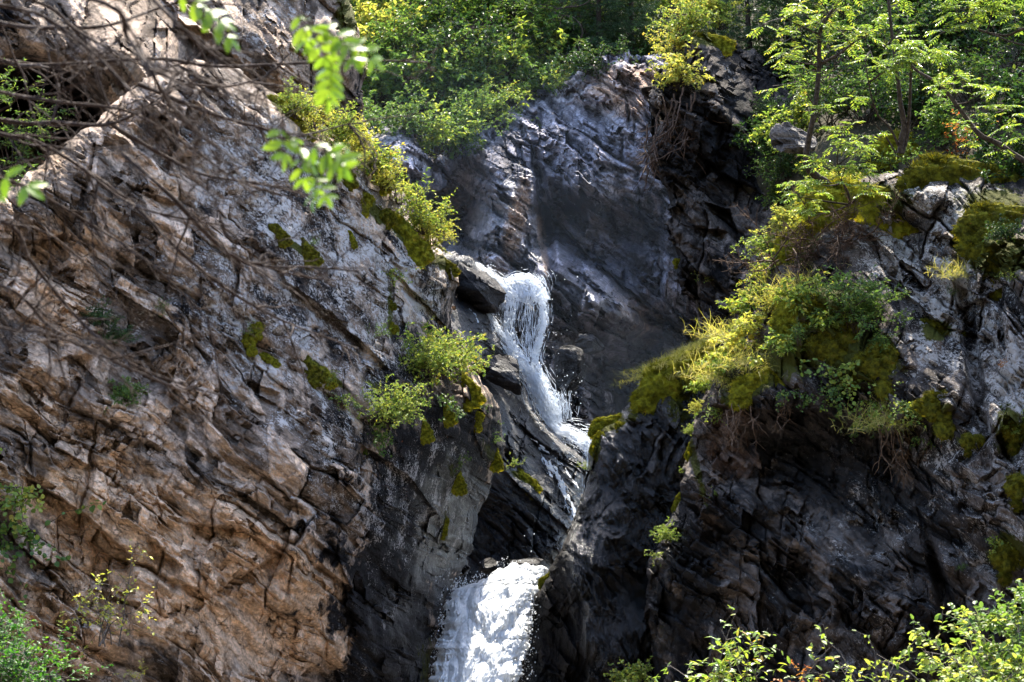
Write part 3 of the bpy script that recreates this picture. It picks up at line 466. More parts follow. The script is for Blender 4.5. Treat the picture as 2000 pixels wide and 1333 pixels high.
# ------------------------------------------------------------------ plant building
rs = np.random.RandomState
class MB:
    """collects leaves, tubes and lumps into one mesh"""
    def __init__(s): s.v = []; s.q = []; s.t = []; s.n = 0
    def add(s, v, q=None, t=None):
        v = np.asarray(v, float).reshape(-1, 3)
        if q is not None and len(q): s.q.append(np.asarray(q).reshape(-1, 4) + s.n)
        if t is not None and len(t): s.t.append(np.asarray(t).reshape(-1, 3) + s.n)
        s.v.append(v); s.n += len(v)
    def tube(s, pts, r0, r1=None, k=5, jit=0.0, rng=None):
        pts = np.asarray(pts, float); n = len(pts); r1 = r0 * 0.3 if r1 is None else r1
        rad = np.linspace(r0, r1, n) if np.isscalar(r0) else np.asarray(r0)
        if jit and rng is not None: rad = rad * (1 + jit * rng.uniform(-1, 1, n))
        tg = np.gradient(pts, axis=0); tg /= np.linalg.norm(tg, axis=1, keepdims=True) + 1e-9
        ref = np.array([0.31, 0.2, 0.93]) if abs(tg[0, 2]) < 0.9 else np.array([1.0, 0.1, 0.0])
        u = np.cross(tg, ref); u /= np.linalg.norm(u, axis=1, keepdims=True) + 1e-9; w = np.cross(tg, u)
        a = np.arange(k) / k * 2 * math.pi
        v = pts[:, None] + rad[:, None, None] * (np.cos(a)[None, :, None] * u[:, None] + np.sin(a)[None, :, None] * w[:, None])
        i = np.arange(n - 1)[:, None] * k; j = np.arange(k)[None]; j2 = (j + 1) % k
        q = np.stack([i + j, i + j2, i + k + j2, i + k + j], -1).reshape(-1, 4)
        s.add(v, q)
    def leaves(s, pos, dr, nr, ln, wd, fold=0.25, shape='leaf'):
        """pos base points, dr direction of growth, nr rough normal"""
        pos = np.asarray(pos, float); dr = np.asarray(dr, float); n = len(pos)
        if n == 0: return
        dr = dr / (np.linalg.norm(dr, axis=1, keepdims=True) + 1e-9)
        sd = np.cross(dr, nr); sd /= np.linalg.norm(sd, axis=1, keepdims=True) + 1e-9
        nn = np.cross(sd, dr)
        ln = np.broadcast_to(np.asarray(ln, float), (n,))[:, None]; wd = np.broadcast_to(np.asarray(wd, float), (n,))[:, None]
        if shape == 'leaf':
            p0 = pos; p1_ = pos + dr * ln * 0.42 + sd * wd * 0.5 + nn * wd * fold; p2 = pos + dr * ln - nn * ln * 0.12; p3 = pos + dr * ln * 0.42 - sd * wd * 0.5 + nn * wd * fold
            v = np.stack([p0, p1_, p2, p3], 1); b = np.arange(n)[:, None] * 4
            s.add(v, None, np.concatenate([b + [0, 1, 2], b + [0, 2, 3]]))
        elif shape == 'oval':
            rows = [(0.0, 0.0, 0.0), (0.2, 0.40, 0.0), (0.5, 0.5, -0.02), (0.8, 0.32, -0.07), (1.0, 0.0, -0.14)]
            vs = [pos]
            for f, wv, dz in rows[1:-1]:
                c = pos + dr * ln * f + nn * ln * dz
                vs += [c + sd * wd * wv + nn * wd * fold * wv, c + nn * 0, c - sd * wd * wv + nn * wd * fold * wv]
            vs.append(pos + dr * ln + nn * ln * rows[-1][2])
            v = np.stack(vs, 1); b = np.arange(n)[:, None] * 11
            t = np.concatenate([b + x for x in ([0, 1, 2], [0, 2, 3], [7, 10, 8], [8, 10, 9])])
            q = np.concatenate([b + x for x in ([1, 4, 5, 2], [2, 5, 6, 3], [4, 7, 8, 5], [5, 8, 9, 6])])
            s.add(v, q, t)
        else:   # blade
            p1_ = pos + sd * wd * 0.5; p2 = pos - sd * wd * 0.5; p3 = pos + dr * ln
            v = np.stack([p1_, p2, p3], 1); b = np.arange(n)[:, None] * 3
            s.add(v, None, b + [0, 1, 2])
    def mesh(s, name, smooth=False):
        v = np.concatenate(s.v); f = []
        if s.q: f.append(np.concatenate(s.q))
        if s.t: f.append(np.concatenate(s.t))
        return mesh_np(name, v, f, None, smooth)
def rnd_unit(r, n):
    v = r.normal(size=(n, 3)); return v / np.linalg.norm(v, axis=1, keepdims=True)
def curve(p, d, L, n, r, wob=0.15, bend=(0, 0, 0)):
    pts = [np.array(p, float)]; d = np.array(d, float); d /= np.linalg.norm(d)
    for i in range(n):
        d = d + r.normal(size=3) * wob / math.sqrt(n) * 1.6 + np.array(bend) / n; d /= np.linalg.norm(d); pts.append(pts[-1] + d * L / n)
    return np.array(pts)
def shrub_mesh(seed, stems=10, subs=7, leaf=0.05, ratio=0.6, per=9, open_=0.9, droop=-0.3, h=0.95, stemr=0.009, shape='leaf', whorl=False):
    r = rs(seed); st = MB(); lf = MB(); P_, D_, N_, S_ = [], [], [], []
    for i in range(stems):
        az = r.uniform(0, 2 * math.pi); el = r.uniform(0.15, 1.0) if open_ < 1 else r.uniform(-0.1, 0.9)
        d = np.array([math.cos(az) * open_ * (1 - el * 0.7), math.sin(az) * open_ * (1 - el * 0.7), 0.25 + el])
        L = h * r.uniform(0.6, 1.05)
        c = curve(r.normal(size=3) * [0.06, 0.06, 0.01], d, L, 7, r, 0.3, (0, 0, droop))
        st.tube(c, stemr * r.uniform(.7, 1.2), stemr * 0.25, 4)
        for j in range(subs):
            t = r.uniform(0.25, 1.0); k = min(int(t * 7), 6); p = c[k] + (c[k + 1] - c[k]) * (t * 7 - k)
            sd = (c[k + 1] - c[k]); sd = sd / np.linalg.norm(sd) * 0.6 + rnd_unit(r, 1)[0] * 0.9; sd[2] = sd[2] * 0.6 + 0.1
            sc_ = curve(p, sd, h * r.uniform(0.16, 0.36), 4, r, 0.35, (0, 0, droop))
            st.tube(sc_, stemr * 0.4, stemr * 0.15, 3)
            m = per
            tt = np.sort(r.uniform(0.1, 1.0, m)); kk = np.minimum((tt * 4).astype(int), 3)
            pp = sc_[kk] + (sc_[kk + 1] - sc_[kk]) * (tt * 4 - kk)[:, None]
            ax = sc_[kk + 1] - sc_[kk]; ax /= np.linalg.norm(ax, axis=1, keepdims=True)
            dd = ax * 0.5 + rnd_unit(r, m) * [1, 1, 0.55]
            P_.append(pp); D_.append(dd); N_.append(np.array([0, 0, 1.0]) + rnd_unit(r, m) * 0.55); S_.append(leaf * r.uniform(0.55, 1.2, m))
    S_ = np.concatenate(S_)
    lf.leaves(np.concatenate(P_), np.concatenate(D_), np.concatenate(N_), S_, S_ * ratio, shape=shape)
    return lf.mesh('leaves'), st.mesh('stems', True)
def herb_mesh(seed, runners=20, L=0.9, leaf=0.075, per=16):
    """trailing stems with roundish leaves that hang down over the rock (the rock is behind, along +Y)"""
    r = rs(seed); st = MB(); lf = MB(); P_, D_, N_, S_ = [], [], [], []
    for i in range(runners):
        d = [r.normal() * 0.8, -0.35 + r.normal() * 0.15, r.uniform(-0.6, 0.6)]
        c = curve([r.normal() * 0.25, r.uniform(-.03, .02), r.normal() * 0.06], d, L * r.uniform(0.4, 1), 8, r, 0.45, (0, 0.2, -1.2))
        st.tube(c, 0.006, 0.002, 3); m = per; kk = r.randint(0, 8, m); pp = c[kk] + (c[kk + 1] - c[kk]) * r.uniform(0, 1, m)[:, None]
        P_.append(pp + rnd_unit(r, m) * 0.03); D_.append(np.array([0, -0.3, -0.25]) + rnd_unit(r, m)); N_.append(np.array([0, -0.7, 0.7]) + rnd_unit(r, m) * 0.5); S_.append(leaf * r.uniform(0.5, 1.15, m))
    S_ = np.concatenate(S_); lf.leaves(np.concatenate(P_), np.concatenate(D_), np.concatenate(N_), S_, S_ * 0.85, 0.1, 'oval')
    return lf.mesh('leaves'), st.mesh('stems', True)
def grass_mesh(seed, n=420, L=0.5, spread=0.5, lean=(0, -0.5, 0), w=0.010):
    r = rs(seed); m = MB()
    for i in range(n):
        d = np.array([r.normal() * 0.45, r.normal() * 0.45, 1.0]) + np.array(lean) * r.uniform(0, 1)
        c = curve([r.normal() * spread * 0.5, r.normal() * spread * 0.25, 0], d, L * r.uniform(0.45, 1.1), 5, r, 0.2, (r.normal() * .3, -0.5, -1.6 * r.uniform(0.3, 1)))
        wd = w * np.array([1, 1, .9, .7, .45, .1]); sd = np.cross(c[1] - c[0], rnd_unit(r, 1)[0]); sd /= np.linalg.norm(sd) + 1e-9
        v = np.concatenate([c + sd * wd[:, None] * .5, c - sd * wd[:, None] * .5])
        m.add(v, [[k, k + 1, k + 7, k + 6] for k in range(5)])
    return m.mesh('blades')
def moss_mesh(seed, elong=1.0, lobes=9, flat=0.35, fuzz=3200):
    """a cushion grown together from several lumpy lobes of different size, flat side towards the rock (+Y), with a nap of short fibres"""
    r = rs(seed); m = MB(); vs = []; ns = []
    for q in range(lobes):
        n = 30
        if q == 0: cx, cz, R_ = 0, 0, 0.55
        else: cx, cz, R_ = r.uniform(-1, 1) * elong * 0.85, r.normal() * 0.33, r.uniform(0.16, 0.46)
        th, ph = np.meshgrid(np.linspace(0, 2 * math.pi, n, endpoint=False), np.linspace(0.03, 1.8, n // 2))
        x = np.cos(th) * np.sin(ph); z = np.sin(th) * np.sin(ph); y = -np.cos(ph)
        k = 1 + 0.45 * fbm(x * 1.6 + seed + q * 3, z * 1.6 + y, seed + q, 3) + 0.18 * facet(x * 3.3 + q, z * 3.3 + y, seed + 4) + 0.10 * fbm(x * 8, z * 8 + y * 4, seed + 2 + q, 3)
        v = np.stack([cx + x * k * R_ * (0.7 + 0.5 * elong), y * k * R_ * flat * 1.7, cz + z * k * R_ * (1.0 + 0.35 * (z < 0))], -1).reshape(-1, 3)
        i = np.arange(n * (n // 2)).reshape(n // 2, n); j = np.roll(i, -1, 1)
        m.add(v, np.stack([i[:-1], j[:-1], j[1:], i[1:]], -1).reshape(-1, 4)); vs.append(v); w_ = v - [cx, 0, cz]; ns.append(w_ / (np.linalg.norm(w_, axis=1, keepdims=True) + 1e-9))
    v = np.concatenate(vs); nn = np.concatenate(ns); pk = r.randint(0, len(v), fuzz)
    m.leaves(v[pk], nn[pk] + rnd_unit(r, fuzz) * 0.7 + [0, 0, -0.25], rnd_unit(r, fuzz), r.uniform(0.06, 0.2, fuzz), 0.035, shape='blade')
    return m.mesh('cushion', False)
def brush_mesh(seed, stems=14, h=0.8):
    r = rs(seed); m = MB()
    for i in range(stems):
        d = np.array([r.uniform(-1, 1.2), -0.5 + r.normal() * 0.3, r.normal() * 0.35 - 0.05]); c = curve([r.normal() * 0.2, 0, r.normal() * 0.08], d, h * r.uniform(.6, 1.2), 7, r, 0.25)
        m.tube(c, 0.010, 0.003, 4)
        for j in range(11):
            k = r.randint(1, 7); c2 = curve(c[k], (c[k] - c[k - 1]) / np.linalg.norm(c[k] - c[k - 1]) * 0.8 + rnd_unit(r, 1)[0] * 0.7, h * r.uniform(.15, .4), 4, r, 0.3); m.tube(c2, 0.005, 0.002, 3)
            for q in range(5):
                k2 = r.randint(0, 4); c3 = curve(c2[k2], c2[k2 + 1] - c2[k2] + rnd_unit(r, 1)[0] * np.linalg.norm(c2[k2 + 1] - c2[k2]), h * r.uniform(.06, .16), 3, r, 0.3); m.tube(c3, 0.003, 0.0015, 3)
    return m.mesh('twigs', True)
def root_mesh(seed, n=10, L=0.9, forks=2):
    r = rs(seed); m = MB()
    for i in range(n):
        c = curve([r.normal() * 0.12, r.normal() * 0.03, r.normal() * 0.05], [r.normal() * 0.35, -0.3, -0.6], L * r.uniform(.4, 1.1), 9, r, 0.5, (0, 0.25, -0.8)); m.tube(c, 0.009, 0.003, 4)
        for j in range(forks):
            k = r.randint(3, 8); c2 = curve(c[k], [r.normal() * .5, -.05, -.7], L * r.uniform(.15, .4), 5, r, 0.5); m.tube(c2, 0.005, 0.002, 3)
    return m.mesh('roots', True)
def pinnate(lf, st, r, p, d, n, L, pairs=6, leaf=0.055, ratio=0.33, shape='leaf'):
    """one compound leaf: rachis plus paired leaflets"""
    d = d / np.linalg.norm(d); c = curve(p, d, L, 5, r, 0.12, (0, 0, -0.55))
    if st is not None: st.tube(c, L * 0.012, L * 0.005, 3)
    t = np.linspace(0.25, 1.0, pairs); k = np.minimum((t * 5).astype(int), 4); pp = c[k] + (c[k + 1] - c[k]) * (t * 5 - k)[:, None]
    ax = c[k + 1] - c[k]; ax /= np.linalg.norm(ax, axis=1, keepdims=True)
    nn = np.broadcast_to(n, ax.shape) + r.normal(size=ax.shape) * 0.15; sd = np.cross(ax, nn); sd /= np.linalg.norm(sd, axis=1, keepdims=True) + 1e-9
    sz = leaf * (0.75 + 0.5 * np.sin(np.linspace(0.5, 2.6, pairs)))
    for s_ in (-1, 1):
        lf.leaves(pp, sd * s_ + ax * 0.45 - nn * 0.12, nn, sz * r.uniform(.9, 1.1, pairs), sz * ratio, 0.15, shape)
    lf.leaves(c[-1:], ax[-1:], nn[-1:], sz[-1:], sz[-1:] * ratio, 0.15, shape)
def spruce_bough_mb(lf, st, r, p, d, L, needle=0.05):
    c = curve(p, d, L, 8, r, 0.12, (0, 0, -0.35)); st.tube(c, L * 0.012, L * 0.003, 4)
    ax0 = c[-1] - c[0]; ax0 /= np.linalg.norm(ax0); sd = np.cross(ax0, [0, 0, 1.0]); sd /= np.linalg.norm(sd) + 1e-9
    nt = int(16 * max(1, L / 0.9))
    for i in range(nt):
        t = (i + r.uniform(0, 1)) / nt * 0.93 + 0.05; k = min(int(t * 8), 7); q = c[k] + (c[k + 1] - c[k]) * (t * 8 - k)
        for s_ in (-1, 1):
            l2 = L * 0.42 * (1.05 - t) * r.uniform(.7, 1.2) + 0.05
            c2 = curve(q, ax0 * 0.8 + sd * s_ * r.uniform(.6, 1) + r.normal(size=3) * 0.15, l2, 3, r, 0.15, (0, 0, -0.6))
            m = max(6, int(l2 / 0.016)); tt = r.uniform(0, 1, m); kk = np.minimum((tt * 3).astype(int), 2); pp = c2[kk] + (c2[kk + 1] - c2[kk]) * (tt * 3 - kk)[:, None]
            a2 = c2[kk + 1] - c2[kk]; a2 /= np.linalg.norm(a2, axis=1, keepdims=True) + 1e-9
            lf.leaves(pp, a2 * 0.9 + rnd_unit(r, m) * 0.8, rnd_unit(r, m) + [0, 0, .5], needle * r.uniform(.7, 1.2, m), needle * 0.2, 0.0)
def spruce_mesh(seed, h=5.0, low=0.1, spread=1.5, whorls=16):
    r = rs(seed); lf = MB(); st = MB(); tr = MB()
    c = curve([0, 0, 0], [0, 0, 1], h, 10, r, 0.03); tr.tube(c, h * 0.016, 0.012, 7)
    for i in range(whorls):
        t = low + (1 - low) * (i + 0.5) / whorls; k = min(int(t * 10), 9); q = c[k] + (c[k + 1] - c[k]) * (t * 10 - k)
        nb = r.randint(4, 6)
        for j in range(nb):
            az = 2 * math.pi * (j + r.uniform(0, .7)) / nb
            L = spread * (1.05 - t) ** 0.8 * r.uniform(.7, 1.15) + 0.12
            spruce_bough_mb(lf, st, r, q, np.array([math.cos(az), math.sin(az), 0.12 + 0.3 * t]), L, 0.06)
    return lf.mesh('needles'), st.mesh('branches', True), tr.mesh('trunk', True)
def boulder_mesh(seed, sx, sy, sz, roll=0.0, planes=9):
    """angular block at its real size: a sphere cut by random planes, then broken by the same joints as the cliffs"""
    import bmesh
    r = rs(seed); bm = bmesh.new(); bmesh.ops.create_icosphere(bm, subdivisions=6, radius=1.0)
    v = np.array([x.co[:] for x in bm.verts]); f = np.array([[q.index for q in x.verts] for x in bm.faces]); bm.free()
    for i in range(planes):
        n = rnd_unit(r, 1)[0]; o = r.uniform(0.42, 0.7); e = v @ n - o; v = v - np.maximum(e, 0)[:, None] * n
    v = v / np.abs(v).max(0) * np.array([sx, sy, sz]); c, s_ = math.cos(roll), math.sin(roll)
    v = np.stack([v[:, 0] * c + v[:, 2] * s_, v[:, 1], -v[:, 0] * s_ + v[:, 2] * c], -1)
    h, (r1, r2, r3) = rock_relief((v[:, 0] + v[:, 1] * .6) * c - v[:, 2] * s_ + seed, (v[:, 2] + v[:, 1] * .3) * c + v[:, 0] * s_, 1000 + seed * 7, big=0.1, mid=0.12, small=0.06, strata=0.06, fine=0.02, crack=0.07)
    nr = v / (np.array([sx, sy, sz]) ** 2); nr /= np.linalg.norm(nr, axis=1, keepdims=True) + 1e-9
    v = v + nr * (h * min(1.0, 2.0 * min(sx, sz)))[:, None]; z = np.zeros(len(v))
    return mesh_np('boulder', v, [f], {'zone': np.stack([z, z + .2, z + .1, z], -1), 'cell': np.stack([r1, r2, r3, z + .45], -1)})
def place(name, label, cat, loc, parts, scale=1.0, rz=0.0, tilt=0.0, roll=0.0, group=None):
    """a thing with its parts; parts: (name, mesh, material)"""
    o = bpy.data.objects.new(name, None); C.objects.link(o); o.empty_display_size = 0.1
    o.matrix_world = Matrix.Translation(loc) @ Matrix.Rotation(roll, 4, 'Y') @ Matrix.Rotation(tilt, 4, 'X') @ Matrix.Rotation(rz, 4, 'Z')
    o.scale = (scale,) * 3 if np.isscalar(scale) else scale
    tag(o, label, cat, group)
    for pn, me, mt in parts: put(pn, me, mt, o)
    return o
def solo(name, label, cat, loc, me, mat, scale=1.0, rz=0.0, tilt=0.0, roll=0.0, group=None):
    o = put(name, me, mat)
    o.matrix_world = Matrix.Translation(loc) @ Matrix.Rotation(roll, 4, 'Y') @ Matrix.Rotation(tilt, 4, 'X') @ Matrix.Rotation(rz, 4, 'Z')
    o.scale = (scale,) * 3 if np.isscalar(scale) else scale
    tag(o, label, cat, group); return o
# leaf colours
G_yel = leaf_mat('yellow_leaf', [(0.0, (0.26, 0.33, 0.06)), (0.6, (0.46, 0.47, 0.09)), (1.0, (0.56, 0.42, 0.09))])
G_yg = leaf_mat('yellow_green_leaf', [(0.0, (0.09, 0.17, 0.03)), (0.5, (0.21, 0.30, 0.05)), (0.87, (0.38, 0.40, 0.07)), (1.0, (0.50, 0.33, 0.06))])
G_gr = leaf_mat('fresh_green_leaf', [(0.0, (0.05, 0.11, 0.025)), (0.7, (0.115, 0.20, 0.04)), (1.0, (0.27, 0.31, 0.06))])
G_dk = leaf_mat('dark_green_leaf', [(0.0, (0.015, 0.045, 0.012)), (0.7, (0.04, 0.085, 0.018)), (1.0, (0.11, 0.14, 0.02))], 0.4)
G_rowan = leaf_mat('rowan_leaf', [(0.0, (0.10, 0.19, 0.03)), (0.6, (0.20, 0.30, 0.04)), (0.92, (0.36, 0.38, 0.05)), (1.0, (0.45, 0.22, 0.04))], 0.5, 0.33, 0.6)
G_red = leaf_mat('autumn_leaf', [(0.0, (0.25, 0.13, 0.03)), (0.5, (0.35, 0.16, 0.04)), (1.0, (0.32, 0.05, 0.02))])
G_near = leaf_mat('bright_green_leaf', [(0.0, (0.11, 0.22, 0.015)), (1.0, (0.20, 0.30, 0.025))], 0.5, 0.4, 0.4)
G_deep = leaf_mat('deep_green_leaf', [(0.0, (0.015, 0.075, 0.008)), (0.7, (0.045, 0.15, 0.014)), (1.0, (0.12, 0.24, 0.02))])
G_spr = leaf_mat('spruce_needle', [(0.0, (0.012, 0.038, 0.014)), (0.7, (0.035, 0.075, 0.022)), (1.0, (0.09, 0.13, 0.03))], 0.25)
G_grass = leaf_mat('dry_grass', [(0.0, (0.18, 0.22, 0.03)), (0.5, (0.40, 0.38, 0.09)), (1.0, (0.60, 0.50, 0.22))], 0.5)
K_moss = moss_mat('yellow_moss', (0.12, 0.12, 0.012), (0.37, 0.36, 0.025), (0.40, 0.30, 0.035))
K_mossd = moss_mat('dark_moss', (0.06, 0.06, 0.008), (0.22, 0.21, 0.018), (0.24, 0.17, 0.025))
K_bark = bark_mat('dark_bark', (0.02, 0.014, 0.010), (0.075, 0.055, 0.042))
K_grey = bark_mat('grey_bark', (0.05, 0.042, 0.036), (0.17, 0.145, 0.125))
K_dead = bark_mat('dead_wood', (0.014, 0.008, 0.006), (0.048, 0.030, 0.021), (0.15, 0.12, 0.10), 60)
K_brush = bark_mat('dry_twig', (0.035, 0.020, 0.014), (0.11, 0.07, 0.048))
K_root = bark_mat('pale_root', (0.06, 0.035, 0.022), (0.20, 0.135, 0.09))
# shared shapes
SH_fine = [shrub_mesh(10 + i, 22, 10, 0.056, 0.66, 13, 0.8) for i in range(3)]
SH_mid = [shrub_mesh(20 + i, 17, 9, 0.085, 0.6, 10, 0.8) for i in range(3)]
SH_tall = [shrub_mesh(30 + i, 13, 14, 0.062, 0.5, 12, 0.55, -0.15, 1.0) for i in range(3)]
SH_herb = [shrub_mesh(45 + i, 12, 5, 0.15, 0.62, 7, 0.75, -0.5, 0.9) for i in range(3)]
SH_loose = [shrub_mesh(40 + i, 6, 7, 0.075, 0.55, 7, 0.8, -0.2) for i in range(3)]
HERB = [herb_mesh(50 + i) for i in range(3)]
GRASS = [grass_mesh(60, 1500, 0.24, 0.85, w=0.006), grass_mesh(61, 420, 0.5, 0.8, w=0.008)]
MOSS = [moss_mesh(70, 0.9, 6, 0.55), moss_mesh(71, 1.6, 11), moss_mesh(72, 1.2, 9, 0.4)]
BRUSH = brush_mesh(80); ROOT = [root_mesh(82), root_mesh(83, 14, 0.8, 3)]
SPR = [spruce_mesh(90, 4.5, 0.08, 1.3, 15), spruce_mesh(91, 5.0, 0.05, 1.5, 17)]
# ------------------------------------------------------------------ everything that grows
rg = rs(4321)
def mpp(d): return W * d / 2000.0             # metres of one photo pixel at distance d
def shrub(S_, px, py, hpx, label, kind='mid', mat=None, name='shrub', group=None, tilt=25, d=None, out=0.06, cat='shrub', sink=0.25):
    lib = {'fine': SH_fine, 'mid': SH_mid, 'tall': SH_tall, 'loose': SH_loose, 'broad': SH_herb, 'herb': HERB}[kind]
    lm, sm = lib[rg.randint(0, 3)]
    dd = (S_.depth(px, py) if S_ is not None else d) - out
    sc_ = hpx * mpp(dd) / (0.9 if kind != 'herb' else 0.8)
    return place(name, label, cat, p1(px, py, dd), [('leaves', lm, mat or G_yg), ('stems', sm, K_bark)], sc_, rg.uniform(0, 6.28) if kind != 'herb' else rg.uniform(-.4, .4), R(tilt) if kind != 'herb' else 0, R(rg.uniform(-12, 12)), group)
def moss(S_, px, py, rpx, label, i=0, mat=None, roll=0, out=0.0, group='moss cushions on the rock'):
    dd = S_.depth(px, py) - out
    return solo('moss_cushion', label, 'moss', p1(px, py, dd), MOSS[i], mat or K_moss, rpx * mpp(dd), 0, R(-12), R(roll), group)
# --- crest of the near cliff
g = 'shrubs along the mossy crest of the near cliff'
for px, py, hp, k, m, lb in [
    (575, 232, 62, 'fine', G_yg, 'low yellow-green leafy clump at the top end of the mossy crest, under the brown overhang'),
    (612, 255, 66, 'fine', G_yel, 'yellow leafy clump on the crest just below its topmost bush'),
    (655, 285, 74, 'fine', G_yg, 'dense yellow-green clump on the crest beside the blurred hanging leaves'),
    (694, 312, 70, 'fine', G_yel, 'bright yellow clump on the crest above the dark grey boulder edge'),
    (728, 340, 72, 'mid', G_yg, 'yellow-green bush at the bend of the crest where it steepens'),
    (752, 372, 66, 'fine', G_yel, 'small golden clump just under the bend of the crest'),
    (778, 402, 84, 'loose', G_yg, 'airy bush with open twigs sticking out over the gorge from the crest'),
    (805, 432, 84, 'loose', G_yg, 'loose bush with orange tinged tip leaning out halfway down the crest'),
    (825, 458, 74, 'fine', G_yg, 'leafy clump over the hanging moss near the lower end of the crest'),
    (846, 482, 60, 'fine', G_yel, 'lowest yellow clump of the crest, beside the rear wet wall')]:
    shrub(L, px, py, hp * 1.12, lb, k, m, group=g, tilt=15, out=0.2)
for px, py, rp, i, ro, lb in [
    (556, 215, 30, 1, 48, 'long strip of olive moss at the very top of the crest'), (590, 250, 26, 1, 40, 'small olive moss roll below the topmost crest clump'), (668, 330, 34, 1, 48, 'dark moss roll hidden behind the blurred hanging leaves'),
    (735, 345, 30, 1, 45, 'moss roll at the bend of the crest'), (712, 396, 26, 2, 30, 'small moss cushion on the lichen face under the crest bend'), (748, 432, 34, 2, 60, 'moss cushion streaking down the face beside the loose bush'),
    (792, 462, 50, 1, 42, 'broad bright moss bank draped over the edge near the end of the crest'), (826, 486, 32, 0, 60, 'rounded moss lobe hanging at the end of the bright moss bank'), (870, 516, 24, 1, 28, 'isolated bright moss pad on the tip of the crest beside the dark boulder'),
    (548, 456, 22, 1, 38, 'thin moss streak high on the lichen-covered face'), (598, 488, 30, 1, 36, 'moss streak with small herbs in the middle of the lichen face'), (686, 466, 16, 1, 55, 'little yellow moss tick on the pale lichen below the crest'),
    (764, 600, 14, 2, 80, 'dark moss tuft in the upright crack under the crest'), (767, 645, 16, 2, 80, 'lower moss tuft in the same upright crack'), (488, 668, 24, 2, 10, 'round moss and herb cushion on the middle of the face'),
    (505, 643, 18, 2, 20, 'small moss cushion just above the round herb cushion'), (526, 702, 18, 1, 25, 'golden moss pad on the middle of the face'), (604, 716, 32, 1, 40, 'yellow moss pad with long edge on the dark strip of the face'),
    (905, 748, 40, 1, 40, 'bright moss skirt below the round green bush on the cliff edge'), (868, 800, 26, 1, 45, 'moss tongue at the trailing tip of the round green bush'), (826, 832, 26, 1, 52, 'moss wedge at the tip of the lower leafy bush'),
    (906, 796, 14, 0, 30, 'small round moss ball on the black rock beside the moss tongue'), (932, 820, 20, 2, 20, 'moss knob topped with short herbs on the black rock'), (968, 892, 22, 1, 62, 'narrow moss strip running down the black edge by the lower slab'),
    (895, 935, 24, 1, 60, 'moss strip under small ferns on the black rock'), (868, 1030, 18, 1, 92, 'upright orange moss strip in the black rock crevice'), (640, 735, 20, 1, 45, 'thin moss line between the yellow pad and the lower leafy bush')]:
    moss(L, px, py, rp * 0.82, lb, i, K_mossd if 'dark' in lb or 'streak' in lb else K_moss, ro, 0.03)
moss(S, 1020, 935, 26, 'flat moss patch lying on the wet black slab above the dark hollow', 1, None, 30)
g = 'plants rooted in the near cliff face'
for px, py, hp, k, m, lb in [
    (862, 738, 112, 'fine', G_yg, 'large round bright green bush overhanging the cliff edge beside the upper waterfall'),
    (832, 728, 92, 'fine', G_yg, 'green leafy bush merging into the large round one on its uphill side'),
    (895, 735, 80, 'fine', G_yg, 'yellow-green bush forming the outer tip of the large round bush'),
    (850, 780, 70, 'herb', G_gr, 'trailing green leaves hanging below the large round bush'),
    (748, 825, 76, 'fine', G_yg, 'green bush in the crack below and uphill of the large round bush'),
    (785, 815, 80, 'fine', G_yg, 'yellow-tipped bush joined to the lower green bush'),
    (735, 850, 60, 'herb', G_gr, 'leafy tail hanging under the lower green bush'),
    (198, 640, 52, 'mid', G_dk, 'blue-green shrub on the tan rock behind the dead twigs'),
    (232, 668, 46, 'mid', G_dk, 'dull green shrub trailing just below the blue-green one'),
    (245, 785, 56, 'mid', G_gr, 'small green herb in the crack at the middle of the tan rock'),
    (318, 612, 34, 'loose', G_gr, 'sparse little herb on the grey face under the dead twigs'),
    (735, 660, 44, 'loose', G_gr, 'tuft of small herbs growing from the mossy crack near the crest'),
    (655, 752, 40, 'loose', G_yg, 'string of small yellow herbs along the diagonal crack'),
    (675, 778, 36, 'herb', G_yg, 'trailing yellow herb at the end of the diagonal crack'),
    (770, 535, 40, 'herb', G_yg, 'yellow herb tuft tucked under the hanging moss lobe'),
    (610, 482, 30, 'loose', G_gr, 'tiny herb on the streak of moss in the lichen face'),
    (935, 805, 34, 'loose', G_gr, 'little green sprig on top of the moss knob'),
    (965, 868, 44, 'loose', G_gr, 'leafy sprig leaning out above the lower wet slab'),
    (890, 920, 48, 'loose', G_gr, 'small fern-like plant on the black rock over the dark hollow'),
    (492, 655, 30, 'loose', G_yg, 'yellowish herb on the round moss cushion of the face'),
    (20, 960, 120, 'herb', G_yg, 'yellow-green creeper hanging down the outermost tan rock'),
    (18, 1050, 130, 'herb', G_gr, 'green creeper below the yellow one on the outermost tan rock'),
    (700, 805, 26, 'loose', G_gr, 'tiny sprig beside the lower green bush'),
    (1003, 915, 30, 'loose', G_yg, 'small sprig on the edge over the flat moss patch')]:
    shrub(L, px, py, hp, lb, k, m, group=g, tilt=30, out=0.28 if k == 'fine' else 0.08, name='trailing_plant' if k == 'herb' else 'shrub', cat='plant' if k in ('herb', 'loose') else 'shrub')
